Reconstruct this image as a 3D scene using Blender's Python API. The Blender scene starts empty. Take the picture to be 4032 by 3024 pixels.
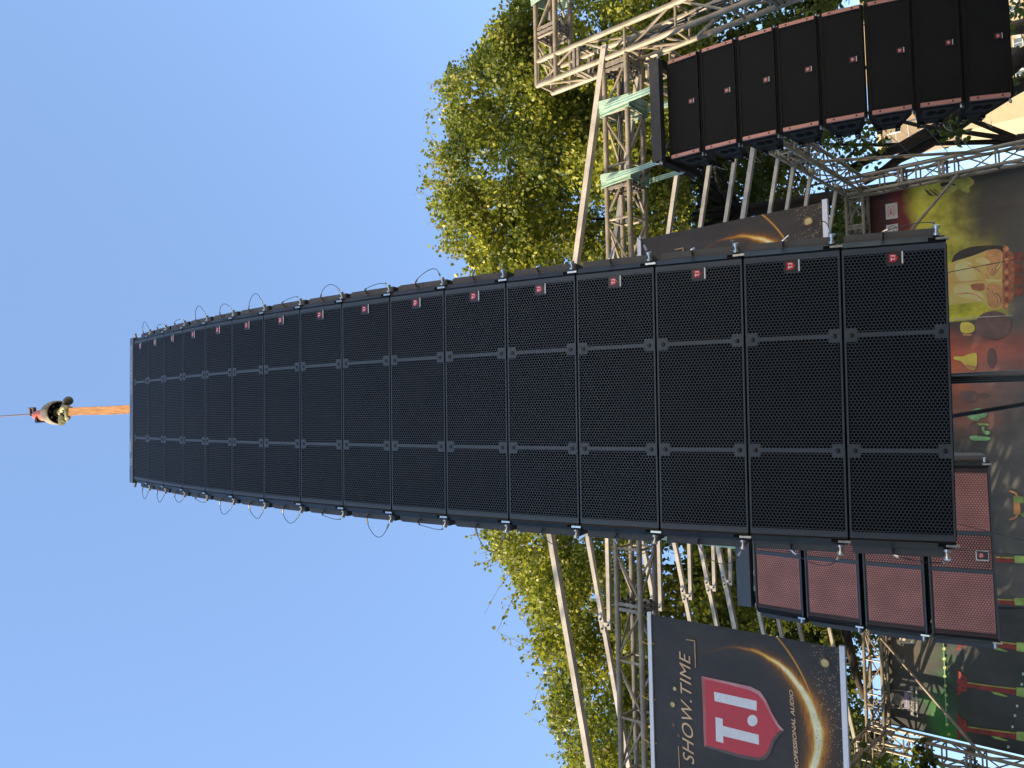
import bpy, math, random
import numpy as np
from mathutils import Vector, Matrix, Euler
random.seed(7); rng = np.random.default_rng(7)
SC = bpy.context.scene; COL = SC.collection
rad = math.radians

# ------------------------------------------------------------------ camera, sky, sun, exposure
FPX, PITCH, ROLL = 3050.0, rad(42.1), rad(3.6)
F = Vector((0, math.cos(PITCH), math.sin(PITCH))); U0 = Vector((0, -math.sin(PITCH), math.cos(PITCH))); R0 = Vector((1, 0, 0))
RV = math.cos(ROLL)*R0 - math.sin(ROLL)*U0; UV = math.sin(ROLL)*R0 + math.cos(ROLL)*U0
CAM = Vector((0, 0, 1.6))
cd = bpy.data.cameras.new('camera'); cam = bpy.data.objects.new('camera', cd); COL.objects.link(cam)
cd.sensor_width = 36; cd.sensor_fit = 'HORIZONTAL'; cd.lens = FPX/4032*36; cd.clip_end = 2000; cd.clip_start = 0.05
Mc = Matrix((-UV, RV, -F)).transposed()          # the phone was held upright: picture "right" is world down
cam.matrix_world = Matrix.Translation(CAM) @ Mc.to_4x4()
SC.camera = cam

SUN = Vector((-.85, -.42, .345)).normalized()
SUN_EL = math.asin(SUN.z)
w = bpy.data.worlds.new('World'); SC.world = w; w.use_nodes = True
nt = w.node_tree; nt.nodes.clear()
sky = nt.nodes.new('ShaderNodeTexSky'); sky.sky_type = 'NISHITA'; sky.sun_disc = False
sky.sun_elevation = SUN_EL; sky.sun_rotation = math.atan2(SUN.x, SUN.y)
sky.air_density = 1.0; sky.dust_density = 0.0; sky.ozone_density = 2.4; sky.altitude = 50
bg = nt.nodes.new('ShaderNodeBackground'); bg.inputs['Strength'].default_value = 0.15
wo = nt.nodes.new('ShaderNodeOutputWorld')
skm = nt.nodes.new('ShaderNodeMix'); skm.data_type = 'RGBA'; skm.inputs[0].default_value = .5; skm.inputs[7].default_value = (.62, .95, 1.66, 1)   # even blue mixed in to flatten the sky gradient
nt.links.new(sky.outputs[0], skm.inputs[6]); nt.links.new(skm.outputs[2], bg.inputs[0]); nt.links.new(bg.outputs[0], wo.inputs[0])
sd = bpy.data.lights.new('sun', 'SUN'); sd.energy = 3.4; sd.angle = rad(0.5); sd.color = (1, .82, .58)
so = bpy.data.objects.new('sun', sd); COL.objects.link(so); so.rotation_euler = SUN.to_track_quat('Z', 'Y').to_euler()
vs = SC.view_settings; vs.view_transform = 'Standard'; vs.look = 'None'; vs.gamma = 1; vs.exposure = 1.8; vs.use_curve_mapping = False
SC.cycles.max_bounces = 6; SC.cycles.transparent_max_bounces = 6

# ------------------------------------------------------------------ measuring helpers (a pixel of the photo and a depth give a point)
def ray(x, y):
    u = 3024-y
    return F + RV*((u-1512)/FPX) + UV*((2016-x)/FPX)
def at(x, y, Y):
    d = ray(x, y); return CAM + d*((Y-CAM.y)/d.y)
YAW = .066
SD = Vector((math.cos(YAW), math.sin(YAW), 0)); SN = Vector((-math.sin(YAW), math.cos(YAW), 0)); SO = Vector((0, 6.467, 0))
def S(X, Y, z): return SO + SD*X + SN*Y + Vector((0, 0, z))           # stage coordinates -> world
def sp(x, y, Yl):                                                      # pixel on the stage plane at depth Yl -> (X, z)
    d = ray(x, y); t = (Yl-(CAM-SO).dot(SN))/d.dot(SN); p = CAM+d*t
    return (p-SO).dot(SD), p.z

# ------------------------------------------------------------------ materials
def mnode(nt, op, a, b=None, c=None):
    n = nt.nodes.new('ShaderNodeMath'); n.operation = op
    for i, v in enumerate((a, b, c)):
        if v is None: continue
        if isinstance(v, (int, float)): n.inputs[i].default_value = v
        else: nt.links.new(v, n.inputs[i])
    return n.outputs[0]
def mixc(nt, fac, a, b, mode='MIX'):
    n = nt.nodes.new('ShaderNodeMix'); n.data_type = 'RGBA'; n.blend_type = mode
    for s, v in ((n.inputs[0], fac), (n.inputs[6], a), (n.inputs[7], b)):
        if isinstance(v, (int, float)): s.default_value = v
        elif isinstance(v, tuple): s.default_value = (*v, 1)[:4]
        else: nt.links.new(v, s)
    return n.outputs[2]
def ramp(nt, fac, stops):
    n = nt.nodes.new('ShaderNodeValToRGB'); e = n.color_ramp.elements
    while len(e) < len(stops): e.new(.5)
    for q, (p, c) in zip(e, stops): q.position = p; q.color = (*c, 1)
    nt.links.new(fac, n.inputs[0]); return n.outputs[0]
def noise(nt, scale, detail=4, vec=None, rough=.6):
    n = nt.nodes.new('ShaderNodeTexNoise'); n.inputs['Scale'].default_value = scale; n.inputs['Detail'].default_value = detail
    n.inputs['Roughness'].default_value = rough
    if vec is not None: nt.links.new(vec, n.inputs['Vector'])
    return n.outputs['Fac']
def objc(nt): return nt.nodes.new('ShaderNodeTexCoord').outputs['Object']
def scaled(nt, vec, s):
    n = nt.nodes.new('ShaderNodeMapping'); n.inputs['Scale'].default_value = s; nt.links.new(vec, n.inputs[0]); return n.outputs[0]
def newmat(name):
    m = bpy.data.materials.new(name); m.use_nodes = True; nt = m.node_tree
    return m, nt, nt.nodes['Principled BSDF']
def mat(name, c, rough=.5, metal=0, var=.25, scale=8, bump=0, bscale=60, spec=.5, c2=None, stretch=None, lo=.35, hi=.65):
    m, nt, p = newmat(name); oc = objc(nt)
    if stretch: oc = scaled(nt, oc, stretch)
    fac = noise(nt, scale, 5, oc)
    a = tuple(x*(1-var) for x in c); b = c2 or tuple(min(1, x*(1+var)) for x in c)
    col = ramp(nt, fac, [(lo, a), (hi, b)])
    nt.links.new(col, p.inputs['Base Color'])
    p.inputs['Roughness'].default_value = rough; p.inputs['Metallic'].default_value = metal; p.inputs['Specular IOR Level'].default_value = spec
    nt.links.new(mnode(nt, 'MULTIPLY_ADD', fac, .25, rough-.12), p.inputs['Roughness'])
    if bump:
        bn = nt.nodes.new('ShaderNodeBump'); bn.inputs['Strength'].default_value = bump; bn.inputs['Distance'].default_value = .004
        nt.links.new(noise(nt, bscale, 3, oc), bn.inputs['Height']); nt.links.new(bn.outputs[0], p.inputs['Normal'])
    return m
M = {}
M['grille'] = mat('grey powder coated grille', (.045, .055, .067), .48, 0, .12, 3)
M['foam'] = mat('black grille foam', (.004, .004, .006), .9, 0, .2, 40, spec=.1)
M['pinkbar'] = mat('dark brown grille bars', (.055, .032, .030), .5, 0, .1, 4, spec=.3)
M['pinkfoam'] = mat('faded pink grille foam', (.72, .335, .29), .95, 0, .14, 5, spec=.1)
M['cab'] = mat('black textured cabinet paint', (.013, .012, .011), .7, 0, .2, 12, .5, 500, spec=.15)
M['cabpanel'] = mat('black moulded panel', (.036, .034, .032), .7, 0, .2, 12, .5, 500, spec=.15)
M['plate'] = mat('dark grey textured side casting', (.085, .082, .080), .6, 0, .12, 10, .6, 420)
M['rail'] = mat('black satin rail', (.007, .0075, .008), .45, 0, .2, 6, spec=.18)
M['steel'] = mat('bright zinc steel', (.62, .6, .56), .3, 1, .15, 30)
M['wire'] = mat('black coated wire', (.02, .02, .022), .45, 0, .1, 20)
M['screw'] = mat('dark screw head', (.03, .03, .032), .35, .6, .1, 30)
M['badge'] = mat('black badge plate', (.03, .027, .027), .35, 0, .1, 20)
M['badgered'] = mat('red badge enamel', (.6, .02, .03), .35, 0, .08, 20)
M['white'] = mat('white print', (.75, .74, .74), .5, 0, .05, 20)
M['galv'] = mat('weathered galvanised truss tube', (.30, .245, .17), .5, .1, .3, 5, .25, 90, c2=(.37, .315, .235), stretch=(1, 1, 1))
M['galvdark'] = mat('dull grey truss plate', (.26, .225, .175), .55, .3, .3, 14, .3, 80)
M['rust'] = mat('rusted corner of truss plate', (.22, .09, .035), .85, 0, .5, 60)
M['zinc'] = mat('pale galvanised square tube', (.47, .42, .34), .5, .1, .22, 4, .25, 120, stretch=(1, 1, 1))
M['strap'] = mat('pale green webbing', (.34, .48, .37), .8, 0, .18, 9, .5, 160)
M['strapline'] = mat('dark stripe in webbing', (.13, .25, .20), .8, 0, .1, 20)
M['copper'] = mat('pink anodised end rail', (.52, .25, .20), .42, .2, .12, 6)
M['mesh'] = mat('fine black steel mesh', (.0075, .0078, .008), .65, 0, .35, 4, .8, 900, spec=.2)
M['flight'] = mat('black wrapped fly bar', (.042, .042, .042), .7, 0, .35, 9, .8, 60)
M['greyframe'] = mat('brushed dark fly bar', (.075, .085, .092), .5, .2, .2, 30, .2, 100, stretch=(.2, 1, 6))
M['bluebar'] = mat('satin dark fly bar', (.10, .115, .135), .35, .1, .1, 20)
M['hole'] = mat('dark recess', (.006, .006, .006), .8, 0, .1, 10, spec=.1)
M['sling'] = mat('orange polyester sling', (.42, .18, .055), .85, 0, .2, 6, .9, 40, c2=(.54, .28, .105), stretch=(14, 14, .8))
M['hookiron'] = mat('worn olive iron weight', (.19, .165, .115), .65, .2, .35, 14, .4, 60)
M['hookred'] = mat('faded red paint', (.48, .12, .07), .55, 0, .25, 20)
M['hookpaint'] = mat('chipped pale yellow paint', (.30, .28, .15), .6, .1, .5, 25, .3, 60)
M['rubber'] = mat('grey rubber boot', (.10, .105, .10), .55, 0, .3, 14)
M['rope'] = mat('steel wire rope', (.16, .12, .11), .6, .4, .4, 300)
M['bark'] = mat('dark bark', (.030, .022, .016), .9, 0, .5, 9, 1, 30, stretch=(1, 1, .3))
M['paleb'] = mat('grey brown bark', (.17, .125, .085), .9, 0, .4, 6, 1, 30, stretch=(1, 1, .3))
M['ground'] = mat('pale paving', (.30, .27, .22), .9, 0, .3, 2, .6, 60)
M['concrete'] = mat('grey rendered wall', (.34, .32, .29), .9, 0, .15, 2)
M['cream'] = mat('cream tiled facade', (.42, .32, .18), .75, 0, .07, .6)
M['creamwall'] = mat('cream rendered wall', (.80, .66, .46), .9, 0, .06, .6)
M['tan'] = mat('tan facade band', (.27, .195, .12), .8, 0, .1, .8)
M['pane'] = mat('window glass', (.10, .12, .13), .15, 0, .3, 3)
M['unit'] = mat('off white air conditioner', (.6, .58, .52), .6, 0, .1, 5)
M['tarp'] = mat('dark brown tarpaulin', (.03, .022, .014), .85, 0, .5, 5, .8, 20)
M['tie'] = mat('yellow tie wire', (.65, .42, .04), .6, 0, .1, 20)
M['gold'] = mat('pale gold print', (.72, .48, .26), .6, 0, .12, 3)
M['goldline'] = mat('thin gold print', (.55, .33, .16), .6, 0, .12, 3)
M['bokeh'] = mat('soft yellow light spot print', (.62, .50, .20), .6, 0, .2, 12)
M['bokehdim'] = mat('dim amber light spot print', (.20, .11, .055), .6, 0, .2, 12)
M['emb_red'] = mat('red emblem print', (.56, .045, .055), .55, 0, .05, 3)
M['emb_pale'] = mat('pale pink emblem edge print', (.75, .42, .42), .55, 0, .25, 2, c2=(.55, .05, .06))
M['emb_top'] = mat('rosy brown emblem edge print', (.42, .12, .11), .55, 0, .2, 3)
M['emb_dark'] = mat('brown emblem edge print', (.13, .075, .065), .55, 0, .2, 3)
M['bar_white'] = mat('white plastic batten', (.80, .79, .82), .4, 0, .04, 3)

def leafmat(name, ca, cb, cc, trans=.45):
    m = bpy.data.materials.new(name); m.use_nodes = True; nt = m.node_tree; nt.nodes.clear()
    o = nt.nodes.new('ShaderNodeOutputMaterial')
    a = nt.nodes.new('ShaderNodeAttribute'); a.attribute_name = 'tint'
    col = ramp(nt, a.outputs['Fac'], [(0, ca), (.55, cb), (.93, cc), (.975, (.30, .17, .05))])
    p = nt.nodes.new('ShaderNodeBsdfPrincipled'); p.inputs['Roughness'].default_value = .52; p.inputs['Specular IOR Level'].default_value = .5
    t = nt.nodes.new('ShaderNodeBsdfTranslucent'); mx = nt.nodes.new('ShaderNodeMixShader'); mx.inputs[0].default_value = trans
    nt.links.new(col, p.inputs['Base Color']); nt.links.new(mixc(nt, .5, col, (.40, .46, .03)), t.inputs[0])
    nt.links.new(p.outputs[0], mx.inputs[1]); nt.links.new(t.outputs[0], mx.inputs[2]); nt.links.new(mx.outputs[0], o.inputs[0])
    return m
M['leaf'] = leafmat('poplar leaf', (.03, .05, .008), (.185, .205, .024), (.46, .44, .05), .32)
M['leafdark'] = leafmat('dark shaded leaf', (.02, .035, .010), (.05, .075, .016), (.11, .13, .025), .3)  # darker leaf colour, carries the shade of the trees behind the stage

# ------------------------------------------------------------------ mesh builder
class MB:
    def __init__(s): s.v = []; s.f = []; s.m = []
    def add(s, vs, fs, mi=0):
        b = len(s.v); s.v += [tuple(v) for v in vs]; s.f += [tuple(i+b for i in f) for f in fs]; s.m += [mi]*len(fs); return s
    def box(s, c, d, mi=0, mx=None):
        x, y, z = (q/2 for q in d)
        vs = [Vector((sx*x, sy*y, sz*z)) for sz in (-1, 1) for sy in (-1, 1) for sx in (-1, 1)]
        c = Vector(c); vs = [(mx @ v if mx else v)+c for v in vs]
        return s.add(vs, [(0, 2, 3, 1), (4, 5, 7, 6), (0, 1, 5, 4), (2, 6, 7, 3), (0, 4, 6, 2), (1, 3, 7, 5)], mi)
    def bbox(s, lo, hi, mi=0): return s.box([(a+b)/2 for a, b in zip(lo, hi)], [b-a for a, b in zip(lo, hi)], mi)
    def prism(s, poly, axis, a, b, mi=0):
        """poly: 2D outline; axis: which coordinate is extruded from a to b"""
        def P(q, t): return {0: (t, q[0], q[1]), 1: (q[0], t, q[1]), 2: (q[0], q[1], t)}[axis]
        n = len(poly); vs = [P(q, a) for q in poly]+[P(q, b) for q in poly]
        return s.add(vs, [tuple(range(n))[::-1], tuple(range(n, 2*n))]+[(i, (i+1) % n, n+(i+1) % n, n+i) for i in range(n)], mi)
    def tube(s, p, q, r, n=10, mi=0, r2=None, cap=True):
        return s.path([p, q], r, n, mi, r2, cap)
    def path(s, pts, r, n=8, mi=0, r2=None, cap=True):
        pts = [Vector(p) for p in pts]; N = len(pts); r2 = r if r2 is None else r2; vs = []; fs = []
        t = (pts[1]-pts[0]).normalized(); up = Vector((0, 0, 1)) if abs(t.z) < .9 else Vector((1, 0, 0)); a = t.cross(up).normalized()
        for i, p in enumerate(pts):
            t = (pts[min(i+1, N-1)]-pts[max(i-1, 0)]).normalized()
            a = (a-t*a.dot(t)).normalized(); b = t.cross(a); rr = r+(r2-r)*i/max(1, N-1)
            if isinstance(rr, complex): rr = abs(rr)
            vs += [p+(a*math.cos(2*math.pi*k/n)+b*math.sin(2*math.pi*k/n))*rr for k in range(n)]
        for i in range(N-1):
            fs += [(i*n+k, i*n+(k+1) % n, (i+1)*n+(k+1) % n, (i+1)*n+k) for k in range(n)]
        if cap: fs += [tuple(range(n))[::-1], tuple((N-1)*n+k for k in range(n))]
        return s.add(vs, fs, mi)
    def beam(s, p, q, w, h, mi=0, up=(0, 0, 1)):
        p = Vector(p); q = Vector(q); t = (q-p).normalized(); a = t.cross(Vector(up)).normalized(); b = a.cross(t)
        vs = [e+a*sx*w/2+b*sz*h/2 for e in (p, q) for sx, sz in ((-1, -1), (1, -1), (1, 1), (-1, 1))]
        return s.add(vs, [(0, 1, 2, 3), (7, 6, 5, 4)]+[(i, i+4, (i+1) % 4+4, (i+1) % 4) for i in range(4)], mi)
    def ribbon(s, pts, w, th, side, mi=0):
        side = Vector(side).normalized(); pts = [Vector(p) for p in pts]; N = len(pts); vs = []; fs = []
        for i, p in enumerate(pts):
            t = (pts[min(i+1, N-1)]-pts[max(i-1, 0)]).normalized(); n = t.cross(side).normalized(); sd_ = n.cross(t)
            vs += [p+sd_*(w/2)*a+n*(th/2)*b for a, b in ((-1, -1), (1, -1), (1, 1), (-1, 1))]
        for i in range(N-1): fs += [(i*4+k, i*4+(k+1) % 4, i*4+4+(k+1) % 4, i*4+4+k) for k in range(4)]
        fs += [(0, 3, 2, 1), tuple(4*(N-1)+k for k in range(4))]
        return s.add(vs, fs, mi)
    def lathe(s, prof, n=24, c=(0, 0, 0), mi=0):
        c = Vector(c); vs = []; fs = []
        for r, z in prof: vs += [c+Vector((r*math.cos(2*math.pi*k/n), r*math.sin(2*math.pi*k/n), z)) for k in range(n)]
        for i in range(len(prof)-1): fs += [(i*n+k, i*n+(k+1) % n, (i+1)*n+(k+1) % n, (i+1)*n+k) for k in range(n)]
        return s.add(vs, fs, mi)
    def build(s, name, mats, parent=None, origin=None, smooth=False):
        me = bpy.data.meshes.new(name)
        vs = s.v
        if origin is not None: o = Vector(origin); vs = [tuple(Vector(v)-o) for v in vs]
        me.from_pydata(vs, [], s.f)
        for m in (mats if isinstance(mats, (list, tuple)) else [mats]): me.materials.append(m)
        if any(s.m): me.polygons.foreach_set('material_index', s.m)
        if smooth: me.shade_smooth() if smooth is True else me.set_sharp_from_angle(angle=rad(smooth))
        if smooth is not True and smooth: me.shade_smooth(); me.set_sharp_from_angle(angle=rad(smooth))
        me.update()
        return place(name, me, parent)
def place(name, me, parent=None):
    o = bpy.data.objects.new(name, me); COL.objects.link(o)
    if parent is not None: o.parent = parent
    return o
def tag(o, label=None, cat=None, group=None, kind=None):
    for k, v in (('label', label), ('category', cat), ('group', group), ('kind', kind)):
        if v: o[k] = v
    return o
def thing(name, label, cat, loc=(0, 0, 0), rot=(0, 0, 0), group=None):
    o = bpy.data.objects.new(name, None); COL.objects.link(o); o.location = loc; o.rotation_euler = rot; o.empty_display_size = .2
    return tag(o, label, cat, group)
def dup(root, loc, rot, label):
    r = root.copy(); COL.objects.link(r); r.location = loc; r.rotation_euler = rot; r['label'] = label
    for ch in list(root.children):
        c = ch.copy(); COL.objects.link(c); c.parent = r
        for g in ch.children:
            d = g.copy(); COL.objects.link(d); d.parent = c
    return r
def text_mesh(body, height=None, width=None, bold=0., shear=0., spacing=1.):
    cu = bpy.data.curves.new('lettering', 'FONT'); cu.body = body; cu.size = 1; cu.offset = bold; cu.shear = shear; cu.space_character = spacing
    cu.resolution_u = 4
    o = bpy.data.objects.new('lettering', cu); COL.objects.link(o); bpy.context.view_layer.update()
    dg = bpy.context.evaluated_depsgraph_get(); me = bpy.data.meshes.new_from_object(o.evaluated_get(dg))
    v = np.empty(len(me.vertices)*3); me.vertices.foreach_get('co', v); v = v.reshape(-1, 3)
    fs = [tuple(p.vertices) for p in me.polygons]; bpy.data.objects.remove(o); bpy.data.meshes.remove(me)
    v[:, 0] -= v[:, 0].min(); v[:, 1] -= v[:, 1].min()
    sx = width/v[:, 0].max() if width else None; sy = height/v[:, 1].max() if height else None
    sx = sx or sy; sy = sy or sx
    return [(a*sx, b*sy) for a, b, _ in v], fs
def add_text(mb, body, x, z, y, ax=(1, 0), mi=0, **k):
    """lettering in the local xz plane facing -y, starting at x,z and running along ax"""
    v, f = text_mesh(body, **k); c, s = ax
    mb.add([(x+a*c-b*s, y, z+a*s+b*c) for a, b in v], f, mi)

# ------------------------------------------------------------------ ground
g = MB().add([(-400, -400, 0), (400, -400, 0), (400, 400, 0), (-400, 400, 0)], [(0, 1, 2, 3)]).build('ground', M['ground']); tag(g, kind='structure')

# ------------------------------------------------------------------ trusses
def truss(name, label, p0, p1, a, b, wa, wb, bay=.54, rc=.0275, rb=.0135, plates=(), phase=0, skip=()):
    """box truss: chords from p0 to p1, offset by a*wa and b*wb; every chord and every brace its own part"""
    p0 = Vector(p0); p1 = Vector(p1); a = Vector(a); b = Vector(b); L = (p1-p0).length; t = (p1-p0)/L
    root = thing(name, label, 'truss', p0)
    offs = [Vector(), a*wa, a*wa+b*wb, b*wb]
    for o in offs:
        MB().tube(p0+o, p1+o, rc, 14).build('chord', M['galv'], root, p0, smooth=40)
    n = max(1, int(round(L/bay))); st = L/n
    for i in range(4):
        if i in skip: continue
        A, B = offs[i], offs[(i+1) % 4]
        for k in range(n+1):
            q = p0+t*(min(max(k*st, .03), L-.03))
            MB().tube(q+A, q+B, rb, 8).build('cross_strut', M['galv'], root, p0, smooth=40)
            if k < n:
                X, Y = (A, B) if (k+i+phase) % 2 else (B, A)
                MB().tube(q+X+t*.05, p0+t*((k+1)*st-.05)+Y, rb*.92, 8).build('diagonal', M['galv'], root, p0, smooth=40)
    for d in plates:
        for e in (-.026, .026):
            c = p0+t*(d+e); mb = MB()
            for i in range(4):
                A, B = offs[i], offs[(i+1) % 4]; u = (B-A).normalized()
                up = t
                mb.beam(c+A+u*.02, c+B-u*.02, .026, .032, 0, up=up)
                mb.box(c+A, (.036, .036, .036), 1 if (i % 2) else 0)
            mb.build('joint_plate', [M['galvdark'], M['rust']], root, p0)
        for i in range(4):
            A, B = offs[i], offs[(i+1) % 4]
            for h in (.3, .7): MB().tube(p0+t*(d-.07)+A+(B-A)*h, p0+t*(d+.07)+A+(B-A)*h, .012, 6).build('bolt', M['screw'], root, p0)
    return root
Z = Vector((0, 0, 1)); TW = .27
ZT, ZB = 6.085, 5.815                                    # stage truss ring: chord heights
YB = 7.05                                                # depth of the back truss
XR, XL = 3.28, -5.85                                     # right and left towers (left chord)
XBR = 3.32
truss('truss_beam', 'long horizontal steel lattice truss at the front of the stage, carrying the two dark banners', S(XL+TW+.03, 0, ZT), S(XR-.03, 0, ZT), SN, -Z, TW, TW, .56, plates=(3.28, 5.4, 7.5, 8.72))
truss('truss_tower', 'upright steel lattice tower standing to the right of the right hung loudspeaker column', S(XR, 0, 0.02), S(XR, 0, 6.99), SD, SN, TW, TW, .56, plates=(2.2, 4.3, 6.42), phase=1)
truss('wing_truss', 'steel lattice truss running outward from the head of the front right tower', S(XR+.0, 0, 6.985), S(XR+3.2, 0, 6.985), SN, -Z, TW, TW, .56, plates=(.6,))
truss('truss_beam', 'rear horizontal lattice truss, sunlit golden, above the printed stage backdrop', S(XL+TW+.03, YB, ZT), S(XBR-.03, YB, ZT), SN, -Z, TW, TW, .56, plates=(.35, 3.0, 6.0, 8.3))
truss('truss_tower', 'rear lattice tower at the right edge of the printed backdrop, beside the maroon corner', S(XBR, YB, 0.02), S(XBR, YB, ZT), SD, SN, TW, TW, .56, plates=(2.6, 4.6, 5.2))
truss('truss_tower', 'rear lattice tower at the left edge of the printed backdrop, past the green beam', S(XL, YB, 0.02), S(XL, YB, ZT), SD, SN, TW, TW, .56, plates=(2.6, 4.6, 5.2))
truss('side_truss', 'lattice truss running back along the right side of the stage roof', S(XR+.02, TW+.03, ZT), S(XBR, YB-.03, ZT), SD, -Z, TW, TW, .56, plates=(2.2, 4.4))
truss('side_truss', 'lattice truss running back along the left side of the stage roof', S(XL, TW+.03, ZT), S(XL, YB-.03, ZT), SD, -Z, TW, TW, .56, plates=(2.2, 4.4))
truss('truss_tower', 'front left lattice tower of the stage', S(XL, 0, 0.02), S(XL, 0, ZT), SD, SN, TW, TW, .56, plates=(2.2, 4.3))

# knee brace pipes at the back corners, side brace
def pipe(name, label, p, q, r, m='galv'):
    o = MB().tube(p, q, r, 12).build(name, M[m], None, None, smooth=40); return tag(o, label, 'pipe')
def spw(x, y, Yl): X, z = sp(x, y, Yl); return S(X, Yl, z)
pipe('brace_pipe', 'diagonal round brace pipe across the left rear stage corner over the green light beam', spw(3470, 2512, YB-.05), spw(3872, 2981, YB-.05), .024)
pipe('brace_pipe', 'diagonal round brace pipe across the right rear stage corner over the yellow face print', spw(3478, 1040, YB-.05), spw(3772, 686, YB-.05), .024)
pipe('brace_pipe', 'straight pipe slanting down against the sky to the right rear tower', S(XR+.02, 4.9, ZB-.1), spw(3846, 597, YB+.02), .024)

# gabled roof frames of pale square tube
XM = -1.27
def zr(X): return 7.0-.2*abs(X-XM)
frames = [(0, 'nearest'), (.64, 'second'), (1.7, 'third'), (2.42, 'fourth'), (3.05, 'fifth'), (3.52, 'sixth'), (4.3, 'seventh'), (4.85, 'eighth'), (5.5, 'ninth'), (6.6, 'hindmost')]
for k, (yl, nm) in enumerate(frames):
    root = thing('roof_frame', nm+' gabled roof frame of pale square tube, counting from the front truss', 'roof frame', S(XM, yl, 7.0), group='gabled roof frames over the stage')
    o = S(XM, yl, 7.0); xe = (XL+.05, XR+.1); wd = .062 if k in (0, 5) else .05
    wl = wd
    for s_, x in ((-1, xe[0]), (1, xe[1])):
        MB().beam(S(XM, yl, 7.0), S(x, yl, zr(x)), wl, wl).build('rafter', M['zinc'], root, o)
    # upright from eave to side truss
    for x in xe: MB().beam(S(x+.02, yl, ZT+.02), S(x+.02, yl, zr(x)-.03), .04, .04, up=SD).build('eave_post', M['zinc'], root, o)
    if k and k < 8:
        zt = zr(XM+1.42)-.085
        MB().beam(S(XM-1.45, yl-.01, zt), S(XM+1.45, yl-.01, zt), .045, .045).build('collar_tie', M['zinc'], root, o)
        for s_ in (-1, 1):
            mb = MB(); x = XM+s_*1.40
            mb.box(S(x, yl-.036, zr(x)-.05), (.040, .008, .13), 0, Matrix.Rotation(YAW, 3, 'Z'))
            mb.beam(S(x-.09, yl-.036, zr(x-.09)), S(x+.09, yl-.036, zr(x+.09)), .008, .062, 0)
            for dx, dz in ((0, -.09), (-.05, .0), (.05, 0.0)): mb.tube(S(x+dx, yl-.03, zr(x+dx)+dz), S(x+dx, yl-.055, zr(x+dx)+dz), .012, 6, 1)
            mb.build('bracket', [M['zinc'], M['screw']], root, o)

# ------------------------------------------------------------------ hexagon grille
def hexgrille(Wg, Hg, a, depth, solid, hole=.80, cols=None):
    v = []; f = []
    dx, dz = 1.5*a, math.sqrt(3)*a
    nx = int((Wg/2-.010-a)/dx); nz = int(Hg/dz)+1
    ang = [math.pi/3*k for k in range(6)]
    def hx(cx, cz, r, y): return [(cx+r*math.cos(t), y, cz+r*math.sin(t)) for t in ang]
    for i in range(-nx, nx+1):
        cx = i*dx
        for j in range(-nz, nz+1):
            cz = -Hg/2+j*dz+(dz/2 if i % 2 else 0)
            if cz+dz/2 > -.003 or cz-dz/2 < -Hg+.003: continue
            b = len(v); s = solid(cx, cz)
            if s == 2:                                     # solid web
                v += hx(cx, cz, a, 0); f.append(tuple(b+k for k in range(6))); continue
            h = hole if s == 0 else s
            v += hx(cx, cz, a, 0)+hx(cx, cz, a*h, 0)+hx(cx, cz, a*h, depth)
            for k in range(6):
                q = (k+1) % 6
                f += [(b+k, b+q, b+6+q, b+6+k), (b+6+k, b+6+q, b+12+q, b+12+k)]
    xe = nx*dx; m = dz
    for x0, x1, z0, z1 in ((-Wg/2, -xe+.1*a, -Hg, 0), (xe-.1*a, Wg/2, -Hg, 0), (-xe, xe, -m, 0), (-xe, xe, -Hg, -Hg+m)):
        b = len(v)
        if z1 == 0 and x0 == -xe: z0 = -m*.55
        if z0 == -Hg and x0 == -xe: z1 = -Hg+m*.55
        v += [(x0, .0012, z0), (x1, .0012, z0), (x1, .0012, z1), (x0, .0012, z1)]; f.append((b, b+1, b+2, b+3))
    mb = MB(); mb.v = v; mb.f = f; mb.m = [0]*len(f); return mb

SHIELD = [(-.5, .5), (0, .46), (.5, .5), (.5, -.18), (.42, -.34), (.18, -.42), (0, -.62), (-.18, -.42), (-.42, -.34), (-.5, -.18)]
def badge(parent, cx, cz, s, y=-.004, bar=True):
    """small black badge: red shield with T.I and a white line of lettering"""
    b = MB().bbox((cx-s*.62, y, cz-s*.78), (cx+s*.62, y+.004, cz+s*.72)).build('badge', M['badge'], parent)
    mb = MB(); w_ = s*.72
    mb.add([(cx+p*w_, y-.0012, cz+s*.12+q*w_) for p, q in SHIELD], [tuple(range(10))[::-1]], 0)
    def r(x0, x1, z0, z1): mb.add([(cx+x*w_, y-.002, cz+s*.12+z*w_) for x, z in ((x0, z0), (x1, z0), (x1, z1), (x0, z1))], [(0, 1, 2, 3)], 1)
    r(-.36, .02, .16, .28); r(-.23, -.10, -.24, .16); r(.20, .34, -.24, .28); r(.03, .13, -.24, -.13)
    if bar: mb.add([(cx+x*s, y-.002, cz+z*s) for x, z in ((-.56, -.70), (.56, -.70), (.56, -.58), (-.56, -.58))], [(0, 1, 2, 3)], 1)
    mb.build('shield', [M['badgered'], M['white']], b)

def arc_loop(p, q, out, droop, n=14):
    p = Vector(p); q = Vector(q); pts = []
    for i in range(n+1):
        t = i/n; s = math.sin(math.pi*t)
        pts.append(p.lerp(q, t)+Vector(out)*(s**.7)+Vector((0, 0, -droop*s)))
    return pts

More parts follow.
